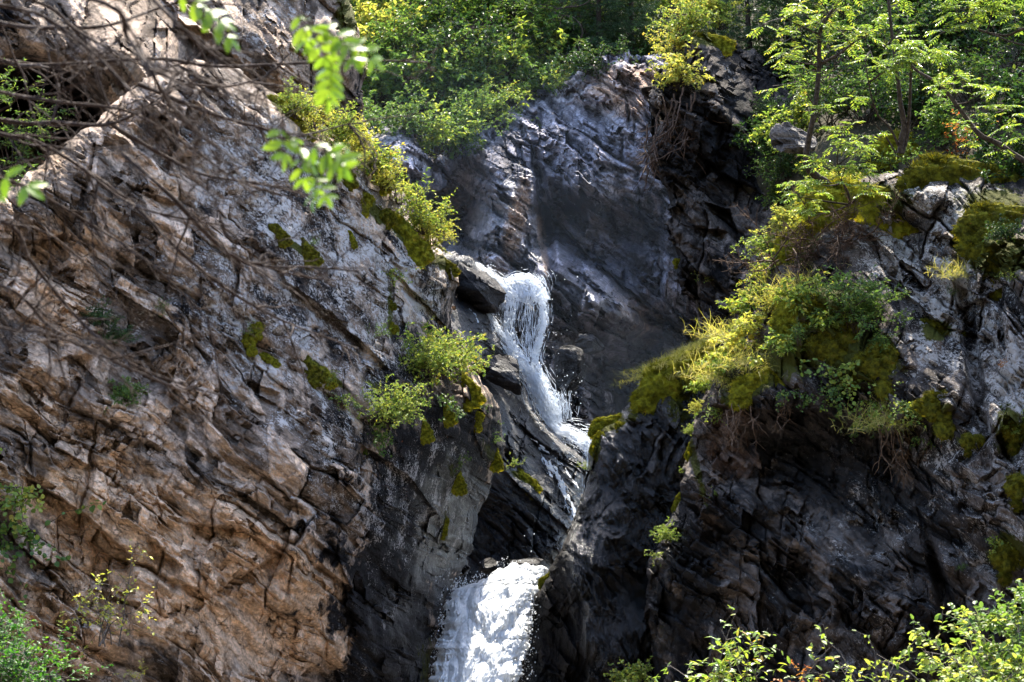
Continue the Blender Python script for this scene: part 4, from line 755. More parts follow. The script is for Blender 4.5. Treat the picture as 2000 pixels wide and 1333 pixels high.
# --- wet spur
def grass(S_, px, py, hp, label, i=0, mat=None, tilt=20, roll=0):
    dd = S_.depth(px, py) - 0.02
    return solo('grass_tuft', label, 'grass', p1(px, py, dd), GRASS[i], mat or G_grass, hp * mpp(dd) / (0.5 if i == 0 else 0.6), rg.uniform(-.5, .5), R(tilt), R(roll), 'grass tufts')
for px, py, hp, lb in [(1375, 675, 46, 'pale dry grass crowning the top of the wet spur'), (1345, 690, 50, 'thick bright grass tuft on the shoulder of the spur'), (1312, 708, 46, 'sunlit grass tuft on the sloping shoulder of the spur'), (1285, 726, 36, 'lowest grass tuft where the spur narrows to its knife edge'), (1375, 712, 44, 'shaded grass tuft against the foot of the crag')]:
    grass(F, px, py, hp, lb, 0, None, 15, -20)
for px, py, rp, i, ro, lb in [(1335, 722, 62, 1, -28, 'broad green moss bank under the grass of the wet spur'), (1275, 758, 40, 1, -52, 'moss bank along the upper knife edge of the spur'), (1330, 775, 34, 0, 0, 'dark moss lobe hanging under the broad bank of the spur'), (1190, 826, 26, 1, -18, 'bright yellow moss cap on the low tip of the spur'), (1163, 868, 16, 1, -75, 'hanging moss fringe under the cap of the spur tip'), (1210, 832, 14, 0, 0, 'small yellow moss knob beside the cap of the spur tip'), (1240, 805, 12, 1, -60, 'thin moss line on the knife edge between bank and cap'), (1180, 1150, 14, 1, -40, 'small moss pad above the foam on the spur foot')]:
    if px == 1180: px, py = 1068, 1130
    moss(F, px, py, rp, lb, i, K_mossd if 'dark' in lb else K_moss, ro)
shrub(F, 1146, 922, 30, 'pale star-shaped sprig sticking out of the knife edge over the slab', 'loose', G_yg, 'sprig', cat='plant')
# --- crag
moss(K, 1392, 80, 26, 'orange and green moss cap on the top of the dark crag', 1, None, 4)
moss(K, 1322, 512, 12, 'small orange moss knob on the broken side of the crag', 0)
g = 'shrubs around the dark crag'
for px, py, hp, k, m, lb in [
    (1318, 175, 84, 'mid', G_yel, 'bright yellow bush hanging beside the top of the dark crag'), (1318, 110, 80, 'fine', G_yel, 'yellow bush above the hanging one at the crag top'), (1335, 70, 90, 'fine', G_yg, 'yellow-green bush behind the mossy crag top'),
    (1405, 58, 80, 'fine', G_yg, 'yellow-green bush growing on the orange moss cap'), (1370, 40, 80, 'mid', G_yel, 'golden bush at the very top beside the spruce'),
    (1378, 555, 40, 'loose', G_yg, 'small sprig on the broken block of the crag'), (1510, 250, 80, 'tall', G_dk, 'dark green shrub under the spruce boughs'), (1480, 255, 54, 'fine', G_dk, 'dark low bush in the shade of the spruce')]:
    shrub(K, px, py, hp, lb, k, m, group=g)
for px, py, s_, i, lb in [(1330, 190, 1.55, 0, 'bundle of thin bare roots hanging from the yellow bush by the crag'), (1318, 235, 1.5, 1, 'lower curtain of dark bare roots in front of the rear wall')]:
    dd = K.depth(px, py) - .25; solo('hanging_roots', lb, 'roots', p1(px, py, dd), ROOT[i], K_brush, s_, 0, 0, R(18), 'bare roots hanging from ledges')
for px, py, dd, h_, i, lb in [(1478, 250, 28.2, 0.8, 0, 'dense dark spruce standing behind the crag top'), (1555, 240, 28.0, 0.72, 1, 'spruce between the crag and the tall rowan'), (1425, 150, 29.5, 0.62, 1, 'young spruce at the shoulder of the crag')]:
    lm, bm_, tm = SPR[i]
    place('spruce', lb, 'tree', p1(px, py, dd), [('needles', lm, G_spr), ('branches', bm_, K_bark), ('trunk', tm, K_bark)], h_, rg.uniform(0, 6), 0, R(-4), 'spruces')
# --- bank: sunny rim, moss, grass
g = 'leafy plants on the sunny rim of the bank'
for px, py, hp, k, m, lb in [
    (1380, 770, 62, 'broad', G_yg, 'lit leafy tuft low on the rim next to the spur grass'), (1405, 735, 80, 'broad', G_yg, 'yellow-green plant on the rim above the spur grass'), (1440, 700, 84, 'broad', G_yel, 'golden plant on the rim, over the hanging roots'), (1470, 665, 90, 'broad', G_yel, 'sunlit yellow plant on the middle of the rim'),
    (1455, 625, 80, 'broad', G_yg, 'bright tuft at the outer edge of the rim'), (1500, 620, 84, 'fine', G_yel, 'glowing yellow tuft where the rim turns along the ledge'), (1545, 600, 80, 'broad', G_yg, 'leafy plant on the near end of the mossy ledge'), (1590, 585, 74, 'broad', G_yg, 'leafy plant on the middle of the mossy ledge'),
    (1500, 500, 80, 'mid', G_yg, 'yellow-green bush at the foot of the dead brushwood'), (1530, 470, 84, 'mid', G_yel, 'yellow bush beside the dead brushwood'), (1560, 425, 90, 'broad', G_yg, 'lit bush under the bent rowan trunk'), (1600, 400, 90, 'mid', G_yg, 'bush around the foot of the bent rowan'), (1640, 385, 80, 'fine', G_yel, 'golden clump on the moss under the bent rowan'),
    (1520, 700, 80, 'broad', G_yg, 'leafy plant under the glowing tuft of the rim'), (1560, 675, 74, 'loose', G_gr, 'green plant below the mossy ledge'), (1610, 650, 70, 'broad', G_yg, 'plant with pale leaves below the ledge beside the sapling'),
    (1665, 650, 130, 'tall', G_gr, 'upright fresh green sapling on the ledge before the lichen rock'), (1690, 640, 100, 'tall', G_gr, 'second green sapling growing against the taller one'), (1720, 690, 60, 'mid', G_gr, 'green plant at the foot of the saplings'),
    (1486, 560, 66, 'broad', G_yel, 'yellow tuft on the outer rim between brushwood and ledge'), (1505, 530, 62, 'broad', G_yg, 'lit plant on the outer rim just under the brushwood'), (1472, 592, 60, 'mid', G_yg, 'small lit bush on the outer rim above the bright tuft'), (1545, 445, 70, 'fine', G_yel, 'pale golden tuft between the brushwood and the crag'), (1425, 668, 60, 'broad', G_yel, 'golden tuft at the outermost bulge of the rim'), (1362, 812, 44, 'fine', G_yel, 'little golden tuft low on the rim'), (1352, 850, 34, 'mid', G_yg, 'lowest lit plant at the start of the thin mossy edge'), (1590, 350, 70, 'broad', G_yg, 'lit plant right at the elbow of the bent rowan'),
    (1390, 800, 50, 'herb', G_yg, 'yellow leaves trailing down the rim into shadow'), (1545, 770, 60, 'herb', G_gr, 'round green leaves hanging over the shaded recess'), (1660, 730, 100, 'herb', G_yg, 'yellowish round leaves hanging below the saplings'), (1620, 760, 80, 'herb', G_gr, 'green hanging leaves over the dark overhang'), (1700, 790, 90, 'herb', G_yg, 'trailing leaves at the far end of the overhang'), (1760, 790, 80, 'herb', G_yg, 'trailing plant beside the round moss cushion'), (1800, 815, 60, 'mid', G_yg, 'lit leaves on the dark moss under the lichen rock'),
    (1690, 830, 60, 'herb', G_gr, 'lowest trailing leaves under the overhang'), (1300, 1060, 52, 'mid', G_yg, 'yellow plant on the edge between bank and wet spur'), (1290, 1085, 40, 'herb', G_yg, 'leaves trailing below the yellow edge plant'), (1335, 930, 28, 'loose', G_yg, 'small yellow leaves on the thin mossy edge'), (1395, 975, 30, 'loose', G_yg, 'tiny yellow plant in the dark rock of the bank'),
    (1800, 860, 40, 'herb', G_gr, 'few round leaves in the dark rock below the trailing plants'), (1960, 1060, 70, 'herb', G_yg, 'yellow leaves spilling over the outermost moss mound'), (1985, 850, 60, 'mid', G_yg, 'yellow-green plant by the outer moss lump'), (1880, 1120, 34, 'loose', G_gr, 'small fern in the upright crack of the bank'), (1860, 580, 40, 'loose', G_gr, 'pale sprig in the dark crack of the lichen rock'), (1960, 720, 34, 'loose', G_red, 'small red-leaved sprig on the pale rock'), (1900, 460, 60, 'loose', G_red, 'red autumn plant above the dark moss hollow'), (1960, 470, 70, 'mid', G_dk, 'dark bush over the dark moss hollow'), (1975, 560, 50, 'loose', G_yg, 'thin yellow sprig at the outer dark moss')]:
    shrub(Q, px, py, hp * (0.78 if hp < 95 else 0.95), lb, k, m, group=g, tilt=20, name='trailing_plant' if k == 'herb' else 'shrub', cat='plant' if k in ('herb', 'loose') else 'shrub')
for px, py, rp, i, ro, lb, mt in [
    (1760, 315, 62, 2, -25, 'large olive moss mound at the foot of the twin rowan stems', K_moss), (1690, 395, 72, 1, 5, 'wide olive moss bank under the bent rowan', K_moss), (1610, 385, 40, 2, 0, 'moss lump in the shade beside the bent rowan', K_mossd), (1830, 645, 32, 1, 8, 'round moss cushion alone on the lichen rock', K_mossd), (1590, 600, 50, 1, -8, 'mossy overhang on the middle of the ledge', K_moss), (1540, 640, 46, 0, -30, 'moss lump on the rim behind the yellow plants', K_moss), (1640, 680, 56, 2, 0, 'dark brown moss under the saplings', K_mossd), (1720, 715, 46, 2, 10, 'dark moss under the foot of the saplings', K_mossd),
    (1940, 500, 62, 2, 10, 'dark moss mound in the hollow of the lichen rock', K_mossd), (1970, 430, 60, 1, 0, 'dark moss bank at the outer end of the lichen rock', K_mossd), (1830, 800, 40, 2, 5, 'dark moss lump under the trailing plants', K_mossd), (1893, 862, 26, 0, 0, 'small dark moss ball on the grey rock', K_mossd), (1985, 840, 40, 0, 0, 'outer green moss lump high on the bank', K_mossd), (1968, 1085, 48, 0, 0, 'outermost moss mound with yellow leaves', K_mossd), (1990, 950, 40, 0, 0, 'green moss lump above the outermost mound', K_mossd), (1480, 745, 40, 1, -30, 'sunlit moss on the lower rim', K_moss), (1430, 690, 40, 1, -50, 'moss behind the golden rim plants', K_moss), (1322, 985, 14, 1, -75, 'orange moss strip on the thin edge of the bank', K_moss), (1348, 880, 14, 1, -75, 'upper orange moss strip on the thin edge of the bank', K_moss), (1880, 345, 70, 1, 5, 'moss bank between the rowan and the leaning branch', K_mossd), (1570, 455, 46, 1, -40, 'moss strip under the dead brushwood', K_moss)]:
    moss(Q, px, py, rp, lb, i, mt, ro)
for px, py, hp, lb in [(1420, 745, 60, 'straw-yellow grass on the rim by the spur'), (1475, 710, 66, 'long pale grass hanging over the shaded recess'), (1560, 560, 56, 'pale grass on the mossy ledge'), (1745, 820, 70, 'long straw-coloured grass hanging under the overhang'), (1885, 535, 50, 'dry brown grass tuft beside the dark moss mound'), (1440, 660, 60, 'grass on the outer edge of the rim')]:
    grass(Q, px, py, hp, lb, 1, None, 30, rg.uniform(-20, 20))
for px, py, s_, i, lb in [(1450, 790, 0.75, 1, 'bare roots hanging from the golden rim plant'), (1525, 770, 0.6, 0, 'fine roots hanging in the shaded recess'), (1720, 800, 0.95, 0, 'long pale roots hanging from the overhang'), (1775, 850, 0.8, 1, 'pale root strands beside the dark moss lump'), (1830, 670, 0.35, 0, 'short bare roots under the round moss cushion')]:
    solo('hanging_roots', lb, 'roots', Q.at(px, py, .1), ROOT[i], K_root, s_, 0, 0, R(rg.uniform(-10, 10)), 'bare roots hanging from ledges')
for px, py, s_, rl, lb in [(1560, 500, 0.95, 0, 'heap of dead brown brushwood lying on the lichen rock'), (1640, 470, 0.9, 10, 'dry brown brushwood at the outer end of the heap')]:
    solo('brushwood', lb, 'brushwood', Q.at(px, py, .12), BRUSH, K_brush, s_, 0, 0, R(rl), 'dead brushwood')
# --- rowans
def pix_curve(pts, n=18):
    q = np.array([P(a, b, c) for a, b, c in pts]); t = np.linspace(0, len(q) - 1, n); o = np.zeros((n, 3))
    for i, x in enumerate(t):
        k = min(int(x), len(q) - 2); f = x - k
        p0 = q[max(k - 1, 0)]; p3 = q[min(k + 2, len(q) - 1)]; a_, b_ = q[k], q[k + 1]
        o[i] = 0.5 * ((2 * a_) + (b_ - p0) * f + (2 * p0 - 5 * a_ + 4 * b_ - p3) * f * f + (-p0 + 3 * a_ - 3 * b_ + p3) * f ** 3)
    return o
def rowan(label, trunks, clusters, seed, leafL=0.19, rad=0.03, mat=None, bark=None, tips=4):
    r = rs(seed); cs = [pix_curve(t) for t, _ in trunks]; base = cs[0][0]
    o = bpy.data.objects.new('rowan_tree', None); C.objects.link(o); o.location = base; tag(o, label, 'tree', 'rowan trees')
    for c, (t, rr) in zip(cs, trunks):
        m = MB(); m.tube(c - base, rr, rr * 0.35, 7, 0.08, r); put('trunk', m.mesh('trunk', True), bark or K_bark, o)
    lf = MB(); st = MB(); allp = np.concatenate(cs)
    for px, py, d, n, sp in clusters:
        q = P(px, py, d); e = np.linalg.norm(allp - q, axis=1); k = np.argmin(e + 0.9 * np.maximum(0, allp[:, 2] - q[2] + 0.1)); s_ = allp[k]
        br = MB(); mid = (s_ + q) / 2 + r.normal(size=3) * 0.05 * e[k] + [0, 0, -0.06 * e[k]]
        c = np.array([s_, s_ * .4 + mid * .6, mid * .6 + q * .4, q]) - base
        tt = np.linspace(0, 1, 9); c = np.stack([np.interp(tt, [0, .33, .66, 1], c[:, i]) for i in range(3)], 1); br.tube(c, min(rad * 0.45, 0.006 + 0.012 * e[k]), 0.004, 5)
        spr = sp * mpp(d)
        for i in range(n):
            tip = q - base + r.normal(size=3) * spr * [1, .8, .55]
            st.tube(curve(q - base, tip - (q - base), np.linalg.norm(tip - (q - base)) + 1e-3, 4, r, .15), 0.005, 0.003, 3)
            for j in range(tips):
                az = r.uniform(0, 6.28); dv = np.array([math.cos(az), math.sin(az) - 0.15, r.uniform(-0.15, .6)])
                pinnate(lf, st, r, tip, dv, np.array([0, -0.15, 1.0]), leafL * r.uniform(.7, 1.15), 6, leafL * 0.27)
        put('branch', br.mesh('branch', True), bark or K_bark, o)
    cr = put('crown', lf.mesh('leaves'), mat or G_rowan, o); put('leaf_stalks', st.mesh('stalks', True), K_grey, cr)
    return o
rowan('tall rowan with dark bent trunk and bright pinnate leaves above the lichen bank',
      [([(1642, 370, 22.0), (1602, 350, 22.0), (1577, 326, 21.9), (1575, 298, 21.9), (1584, 252, 21.8), (1594, 193, 21.8), (1600, 126, 21.8), (1600, 70, 21.8), (1612, 40, 21.8), (1650, -10, 21.8), (1690, -70, 21.8)], 0.045), ([(1601, 126, 21.8), (1640, 105, 21.6), (1670, 82, 21.5), (1700, 66, 21.4)], 0.018)],
      [(1530, 35, 21.6, 4, 22), (1545, 75, 21.5, 3, 20), (1560, 20, 21.9, 4, 26), (1610, 35, 21.6, 4, 26), (1570, 110, 21.4, 3, 20), (1640, 60, 21.5, 4, 24), (1690, 62, 21.4, 3, 18), (1620, 100, 21.9, 3, 22), (1560, 160, 21.5, 3, 20), (1530, 110, 22, 3, 18), (1600, 215, 21.5, 2, 16), (1650, 0, 21.8, 3, 26), (1590, -10, 21.8, 3, 26)], 201)
rowan('twin-stemmed rowan rising from the large moss mound',
      [([(1758, 300, 22.2), (1762, 270, 22.2), (1766, 245, 22.2), (1758, 200, 22.2), (1755, 168, 22.2), (1746, 100, 22.2), (1738, 30, 22.2), (1730, -60, 22.2)], 0.04), ([(1762, 300, 22.2), (1773, 259, 22.2), (1778, 175, 22.1), (1779, 91, 22.0), (1776, 60, 22)], 0.026), ([(1755, 285, 22.2), (1738, 250, 22.1), (1715, 225, 22.1), (1700, 180, 22), (1690, 120, 22)], 0.016), ([(1750, 300, 22.1), (1725, 260, 22), (1706, 240, 21.9)], 0.012)],
      [(1775, 80, 21.9, 4, 16), (1800, 92, 21.9, 4, 18), (1765, 100, 21.8, 3, 14), (1755, 122, 21.7, 3, 14), (1788, 118, 21.8, 4, 18), (1735, 132, 21.8, 3, 12), (1820, 115, 21.8, 3, 14), (1700, 100, 22.2, 2, 26), (1720, 40, 22.4, 2, 30), (1750, 10, 22.4, 2, 30), (1690, 200, 22, 2, 20)], 202)
rowan('leaning rowan limb reaching in over the bank above the dark moss bank',
      [([(2100, 360, 20.6), (2000, 315, 20.8), (1948, 280, 20.9), (1915, 265, 20.9), (1890, 235, 21), (1868, 205, 21), (1835, 165, 21.1), (1797, 143, 21.2), (1780, 128, 21.2)], 0.035), ([(1868, 205, 21), (1890, 200, 20.9), (1900, 190, 20.9)], 0.01)],
      [(1870, 150, 21, 3, 12), (1865, 165, 20.9, 3, 14), (1920, 180, 20.9, 3, 14), (1905, 250, 20.9, 2, 14), (1940, 290, 20.8, 2, 14), (1960, 215, 20.9, 3, 16), (1980, 255, 20.7, 3, 20)], 203)
rowan('rowan bough with lit leaves hanging in at the top corner over dark forest',
      [([(2120, -40, 20.4), (2030, 40, 20.6), (1990, 60, 20.7), (1960, 70, 20.8), (1900, 55, 20.9), (1880, 40, 20.9)], 0.022), ([(2060, 100, 20.5), (1985, 85, 20.6), (1940, 68, 20.7), (1895, 53, 20.8)], 0.012)],
      [(1870, 25, 20.8, 4, 16), (1895, 15, 20.8, 4, 18), (1930, 20, 20.8, 4, 18), (1880, 45, 20.7, 3, 14), (1845, 62, 20.7, 2, 10), (1920, 5, 20.9, 4, 16), (1950, -15, 20.8, 4, 18), (1860, -10, 20.9, 4, 18), (1980, 30, 20.7, 3, 20)], 204)
rowan('low young rowan with large leaves in front of the moss bank',
      [([(1660, 400, 21.6), (1655, 375, 21.5), (1640, 345, 21.4), (1635, 310, 21.3), (1640, 285, 21.3)], 0.016), ([(1660, 400, 21.6), (1690, 370, 21.4), (1700, 350, 21.3)], 0.012)],
      [(1640, 290, 21.2, 4, 18), (1665, 300, 21.2, 3, 16), (1620, 320, 21.2, 4, 18), (1650, 330, 21.1, 3, 16), (1690, 335, 21.1, 4, 16), (1600, 360, 21.1, 4, 20), (1560, 385, 21.3, 4, 20), (1700, 365, 21.2, 3, 14), (1650, 255, 21.4, 3, 20), (1690, 260, 21.5, 3, 18), (1580, 420, 21.2, 3, 18)], 205)
# --- forest slope and far hillside
g = 'undergrowth on the forest slope'
k_ = 0
names = ['low dark green bush {} the forest slope', 'fern-green bush {} the forest slope', 'yellow-flecked bush {} the forest slope']
for px, py, hp, k, m, lb in [
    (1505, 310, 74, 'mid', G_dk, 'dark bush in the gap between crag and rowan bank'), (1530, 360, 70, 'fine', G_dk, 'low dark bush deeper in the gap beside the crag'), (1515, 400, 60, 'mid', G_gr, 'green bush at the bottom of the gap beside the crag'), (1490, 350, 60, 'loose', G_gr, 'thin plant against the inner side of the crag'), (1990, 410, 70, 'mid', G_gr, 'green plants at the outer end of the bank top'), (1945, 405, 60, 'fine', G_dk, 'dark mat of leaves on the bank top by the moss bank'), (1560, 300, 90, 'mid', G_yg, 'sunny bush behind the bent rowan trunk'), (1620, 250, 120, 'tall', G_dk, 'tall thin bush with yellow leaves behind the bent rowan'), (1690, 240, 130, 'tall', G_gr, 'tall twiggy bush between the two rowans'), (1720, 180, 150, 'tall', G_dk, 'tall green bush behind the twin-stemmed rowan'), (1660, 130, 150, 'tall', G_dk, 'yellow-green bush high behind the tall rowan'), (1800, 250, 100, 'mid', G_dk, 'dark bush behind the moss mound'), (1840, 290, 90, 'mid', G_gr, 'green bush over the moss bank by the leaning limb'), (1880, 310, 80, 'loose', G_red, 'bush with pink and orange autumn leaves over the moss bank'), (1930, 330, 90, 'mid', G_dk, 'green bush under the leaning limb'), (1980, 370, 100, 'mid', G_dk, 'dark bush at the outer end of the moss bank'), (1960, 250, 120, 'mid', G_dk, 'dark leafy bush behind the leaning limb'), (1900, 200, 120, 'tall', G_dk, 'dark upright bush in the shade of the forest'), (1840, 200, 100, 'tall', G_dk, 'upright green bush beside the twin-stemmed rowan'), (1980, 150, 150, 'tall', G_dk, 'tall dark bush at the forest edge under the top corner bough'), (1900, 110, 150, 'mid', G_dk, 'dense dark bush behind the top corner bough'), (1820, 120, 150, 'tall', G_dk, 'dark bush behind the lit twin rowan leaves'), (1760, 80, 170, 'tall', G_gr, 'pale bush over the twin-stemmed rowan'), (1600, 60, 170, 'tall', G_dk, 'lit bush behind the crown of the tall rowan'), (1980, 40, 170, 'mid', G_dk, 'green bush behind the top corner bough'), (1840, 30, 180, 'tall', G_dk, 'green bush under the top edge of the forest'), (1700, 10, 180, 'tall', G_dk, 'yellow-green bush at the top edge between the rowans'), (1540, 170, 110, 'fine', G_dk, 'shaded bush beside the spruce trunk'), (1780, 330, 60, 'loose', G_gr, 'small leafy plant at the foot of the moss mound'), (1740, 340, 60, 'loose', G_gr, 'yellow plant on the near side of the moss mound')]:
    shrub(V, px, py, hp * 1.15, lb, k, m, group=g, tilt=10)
for px, py, h_, i, lb in [(1880, 60, 0.8, 0, 'dark spruce deep in the forest above the leaning limb'), (1960, 20, 0.9, 1, 'dark spruce in the top corner of the forest'), (1780, -20, 0.9, 1, 'spruce rising behind the twin-stemmed rowan'), (1640, -30, 0.9, 0, 'spruce rising behind the tall rowan')]:
    dd = V.depth(px, py) - .2; lm, bm_, tm = SPR[i]
    place('spruce', lb, 'tree', p1(px, py, dd), [('needles', lm, G_spr), ('branches', bm_, K_bark), ('trunk', tm, K_bark)], h_, rg.uniform(0, 6), 0, 0, 'spruces')
g = 'bushes on the far hillside above the gorge wall'
for px, py, hp, k, m, lb in [
    (730, 130, 120, 'mid', G_yel, 'pale yellow bush against the brown cliff edge at the top of the gorge'), (745, 80, 100, 'fine', G_yg, 'yellow-green bush at the top beside the cliff edge'), (700, 50, 90, 'fine', G_gr, 'small bush on the mossy top of the brown cliff'),
    (740, 215, 130, 'mid', G_gr, 'green bush directly behind the grey boulder'), (800, 205, 130, 'fine', G_gr, 'light green bush above the grey boulder'), (770, 160, 130, 'tall', G_gr, 'green bush behind the pale yellow one'), (850, 220, 140, 'mid', G_gr, 'fresh green bush over the hollow in the gorge wall'), (875, 255, 110, 'mid', G_gr, 'yellow-green bush hanging lowest over the hollow'), (905, 210, 150, 'fine', G_gr, 'broad green bush in the middle of the hillside edge'), (950, 175, 160, 'tall', G_dk, 'tall yellow-green bush over the ridge of the gorge wall'), (940, 120, 160, 'tall', G_gr, 'tall green bush under the fallen bare trunk'), (985, 150, 140, 'tall', G_dk, 'bright bush leaning over the ridge'), (1030, 160, 120, 'mid', G_yg, 'light bush on the ridge of the gorge wall'), (1045, 205, 100, 'loose', G_gr, 'loose bush hanging over the ridge'), (1085, 190, 90, 'loose', G_yel, 'small yellow bush in the crack above the wet wall'), (1070, 120, 130, 'tall', G_gr, 'green bush behind the ridge'), (1110, 100, 120, 'fine', G_gr, 'bright bush beneath the dark spruces'), (880, 110, 150, 'tall', G_dk, 'green bush high behind the broad one'), (830, 80, 150, 'tall', G_gr, 'green bush at the top behind the pale yellow bush'), (820, 130, 130, 'mid', G_dk, 'shaded bush in the middle of the hillside'), (1000, 50, 170, 'tall', G_dk, 'green bush beside the fallen bare trunk'), (1060, 50, 160, 'mid', G_gr, 'bright bush at the top left of the dark spruces'), (900, 30, 170, 'tall', G_gr, 'green bush at the top edge over the fallen trunk'), (760, 20, 150, 'tall', G_dk, 'green bush at the very top of the gorge end'), (1130, 30, 160, 'tall', G_gr, 'dark bush between the far spruces'), (1270, 40, 140, 'mid', G_yg, 'green bush at the top between spruces and crag'), (1180, 140, 80, 'loose', G_dk, 'thin green plant under the far spruces'), (1240, 130, 90, 'mid', G_dk, 'dark plant on the soil lip of the gorge wall')]:
    shrub(H, px, py, hp * 1.1, lb.replace('top left of', 'foot of'), k, m, group=g, tilt=10)
g = 'bushes along the broken lip of the gorge wall'
for px, py, hp, k, m, lb in [(735, 262, 80, 'mid', G_gr, 'green bush sitting right on the pale grey boulder'), (812, 268, 84, 'fine', G_gr, 'green bush in the notch beside the pale grey boulder'), (850, 305, 96, 'mid', G_yg, 'yellow-green bush drooping into the hollow of the gorge wall'), (885, 308, 90, 'fine', G_gr, 'dark green bush hanging deepest into the hollow'), (925, 272, 90, 'tall', G_gr, 'upright bush on the lip beside the hollow'), (965, 245, 84, 'fine', G_yg, 'light bush on the lip where the ridge begins'), (1010, 220, 74, 'loose', G_yg, 'loose leafy bush on the crest of the wet ridge'), (1052, 188, 70, 'mid', G_gr, 'green bush in the head of the dark groove'), (1100, 182, 60, 'loose', G_yg, 'small yellow-green bush just past the dark groove'), (1150, 145, 66, 'mid', G_dk, 'dark bush on the lip under the far spruces'), (1215, 122, 60, 'loose', G_dk, 'scrubby dark plant on the brown lip'), (700, 268, 70, 'loose', G_gr, 'sparse green bush between cliff edge and pale grey boulder')]:
    shrub(B, px, py, hp * 1.1, lb, k, m, group=g, tilt=20, out=0.15)
for px, py, h_, i, lb in [(1170, 120, 0.85, 0, 'dark far spruce at the lip of the gorge wall'), (1235, 120, 0.8, 1, 'dark far spruce next to the crag'), (1120, 60, 0.95, 1, 'far spruce with blue-green boughs behind the bright bush'), (1200, 20, 1.0, 0, 'far spruce behind the two at the lip'), (1040, -10, 1.1, 1, 'far spruce above the fallen trunk'), (850, -40, 1.1, 0, 'far spruce over the end of the gorge'), (1290, -20, 1.0, 1, 'far spruce behind the golden bush of the crag'), (1400, 20, 1.0, 0, 'far spruce behind the crag top'), (940, -60, 1.1, 0, 'far spruce at the top edge above the green bushes'), (760, -60, 1.1, 1, 'far spruce above the pale yellow bush')]:
    dd = H.depth(px, py) - .2; lm, bm_, tm = SPR[i]
    place('spruce', lb, 'tree', p1(px, py, dd), [('needles', lm, G_spr), ('branches', bm_, K_bark), ('trunk', tm, K_bark)], h_, rg.uniform(0, 6), 0, 0, 'spruces')
for pts, r_, lb, m_ in [([(880, 62, 40.2), (920, 35, 40.6), (955, 5, 41.2), (990, -30, 42)], 0.06, 'pale fallen bare trunk lying across the far bushes', K_grey), ([(840, 115, 39.6), (880, 85, 39.8), (930, 30, 40.5), (960, -10, 41)], 0.03, 'thin bare limb beside the pale fallen trunk', K_grey), ([(1075, 130, 38.6), (1100, 60, 38.6), (1085, 20, 38.8), (1140, 10, 38.8), (1170, -20, 38.8)], 0.025, 'dark crooked branch in front of the far spruces', K_bark), ([(1140, 120, 38.2), (1130, 90, 38.4), (1138, 60, 38.4), (1120, 35, 38.5), (1095, 30, 38.6)], 0.02, 'second dark crooked branch under the far spruces', K_bark)]:
    c = pix_curve(pts, 14); m = MB(); r = rs(int(pts[0][0])); m.tube(c - c[0], r_, r_ * .5, 6, .1, r)
    for i in range(6): k = r.randint(3, 13); m.tube(curve(c[k] - c[0], [r.normal(), r.normal() * .5, r.uniform(-.6, .8)], 0.6, 5, r, .3), r_ * .3, .005, 4)
    tag(put('fallen_trunk' if 'fallen' in lb else 'bare_branch', m.mesh('wood', True), m_, None, c[0]), lb, 'dead wood')
# --- bottom corners
def bush(label, px, py, d, hpx, mat, seed, leaf=0.05, n=26, subs=9, per=11, name='bush', spread=0.9, shape='oval', ratio=.55, tilt=0):
    lm, sm = shrub_mesh(seed, n, subs, leaf, ratio, per, spread, -0.25, 1.0, 0.008, shape)
    return place(name, label, 'bush', p1(px, py, d), [('leaves', lm, mat), ('stems', sm, K_grey)], hpx * mpp(d) / 0.95, 0, R(tilt))
bush('dense sunlit yellow-green bush filling the bottom corner under the bank', 1960, 1440, 13.0, 265, G_yg, 301, 0.062, 30)
bush('leafy green bush rising behind the sunlit corner bush', 2020, 1330, 13.6, 220, G_gr, 302, 0.07, 24)
bush('low willow sprig with narrow pale leaves at the bottom beside the wet spur', 1385, 1420, 13.2, 190, G_rowan, 303, 0.085, 9, 6, 9, ratio=.4, spread=.6)
bush('taller willow sprigs with narrow pale leaves in the middle of the bottom edge', 1470, 1430, 13.0, 225, G_rowan, 304, 0.075, 12, 6, 8, ratio=.4, spread=.75)
bush('willow sprig with orange leaves low at the bottom edge', 1590, 1400, 12.8, 105, G_red, 305, 0.085, 9, 6, 8, ratio=.42, spread=.8)
bush('thin willow twigs with few leaves leaning out of the corner bush', 1700, 1430, 12.9, 205, G_yg, 306, 0.07, 8, 5, 5, ratio=.45, spread=.8)
bush('small yellow tussock of leaves at the bottom edge by the wet spur', 1235, 1345, 20.9, 66, G_yg, 307, 0.09, 20, 8, 9)
bush('bright green round bush in the lower corner under the tan rock', -20, 1400, 13.5, 205, G_deep, 308, 0.05, 44)
bush('green bush tucked behind the corner bush against the tan rock', -45, 1280, 15.5, 140, G_deep, 309, 0.055, 30)
bush('arching yellow-green sapling in front of the ochre rock', 215, 1262, 17.2, 190, G_yel, 310, 0.045, 7, 8, 7, name='sapling', spread=.95, tilt=0)
bush('low yellow sprig at the bottom edge under the ochre rock', 270, 1340, 17.2, 46, G_yel, 311, 0.1, 6, 5, 5, name='sprig')
for px, py, d, hp, sd, lb in [(20, 330, 22.4, 150, 321, 'green shrub with fine leaves standing in the dark hollow'), (60, 270, 22.3, 120, 322, 'small lit shrub at the mouth of the dark hollow'), (-10, 220, 22.2, 140, 323, 'green shrub at the outer edge of the dark hollow'), (-10, 420, 19.4, 140, 324, 'green shrub below the dark hollow on the cliff shoulder')]:
    lm, sm = shrub_mesh(sd, 9, 8, .07, .4, 10); place('shrub', lb, 'shrub', p1(px, py, d), [('leaves', lm, G_gr), ('stems', sm, K_bark)], hp * mpp(d), 0, R(20))
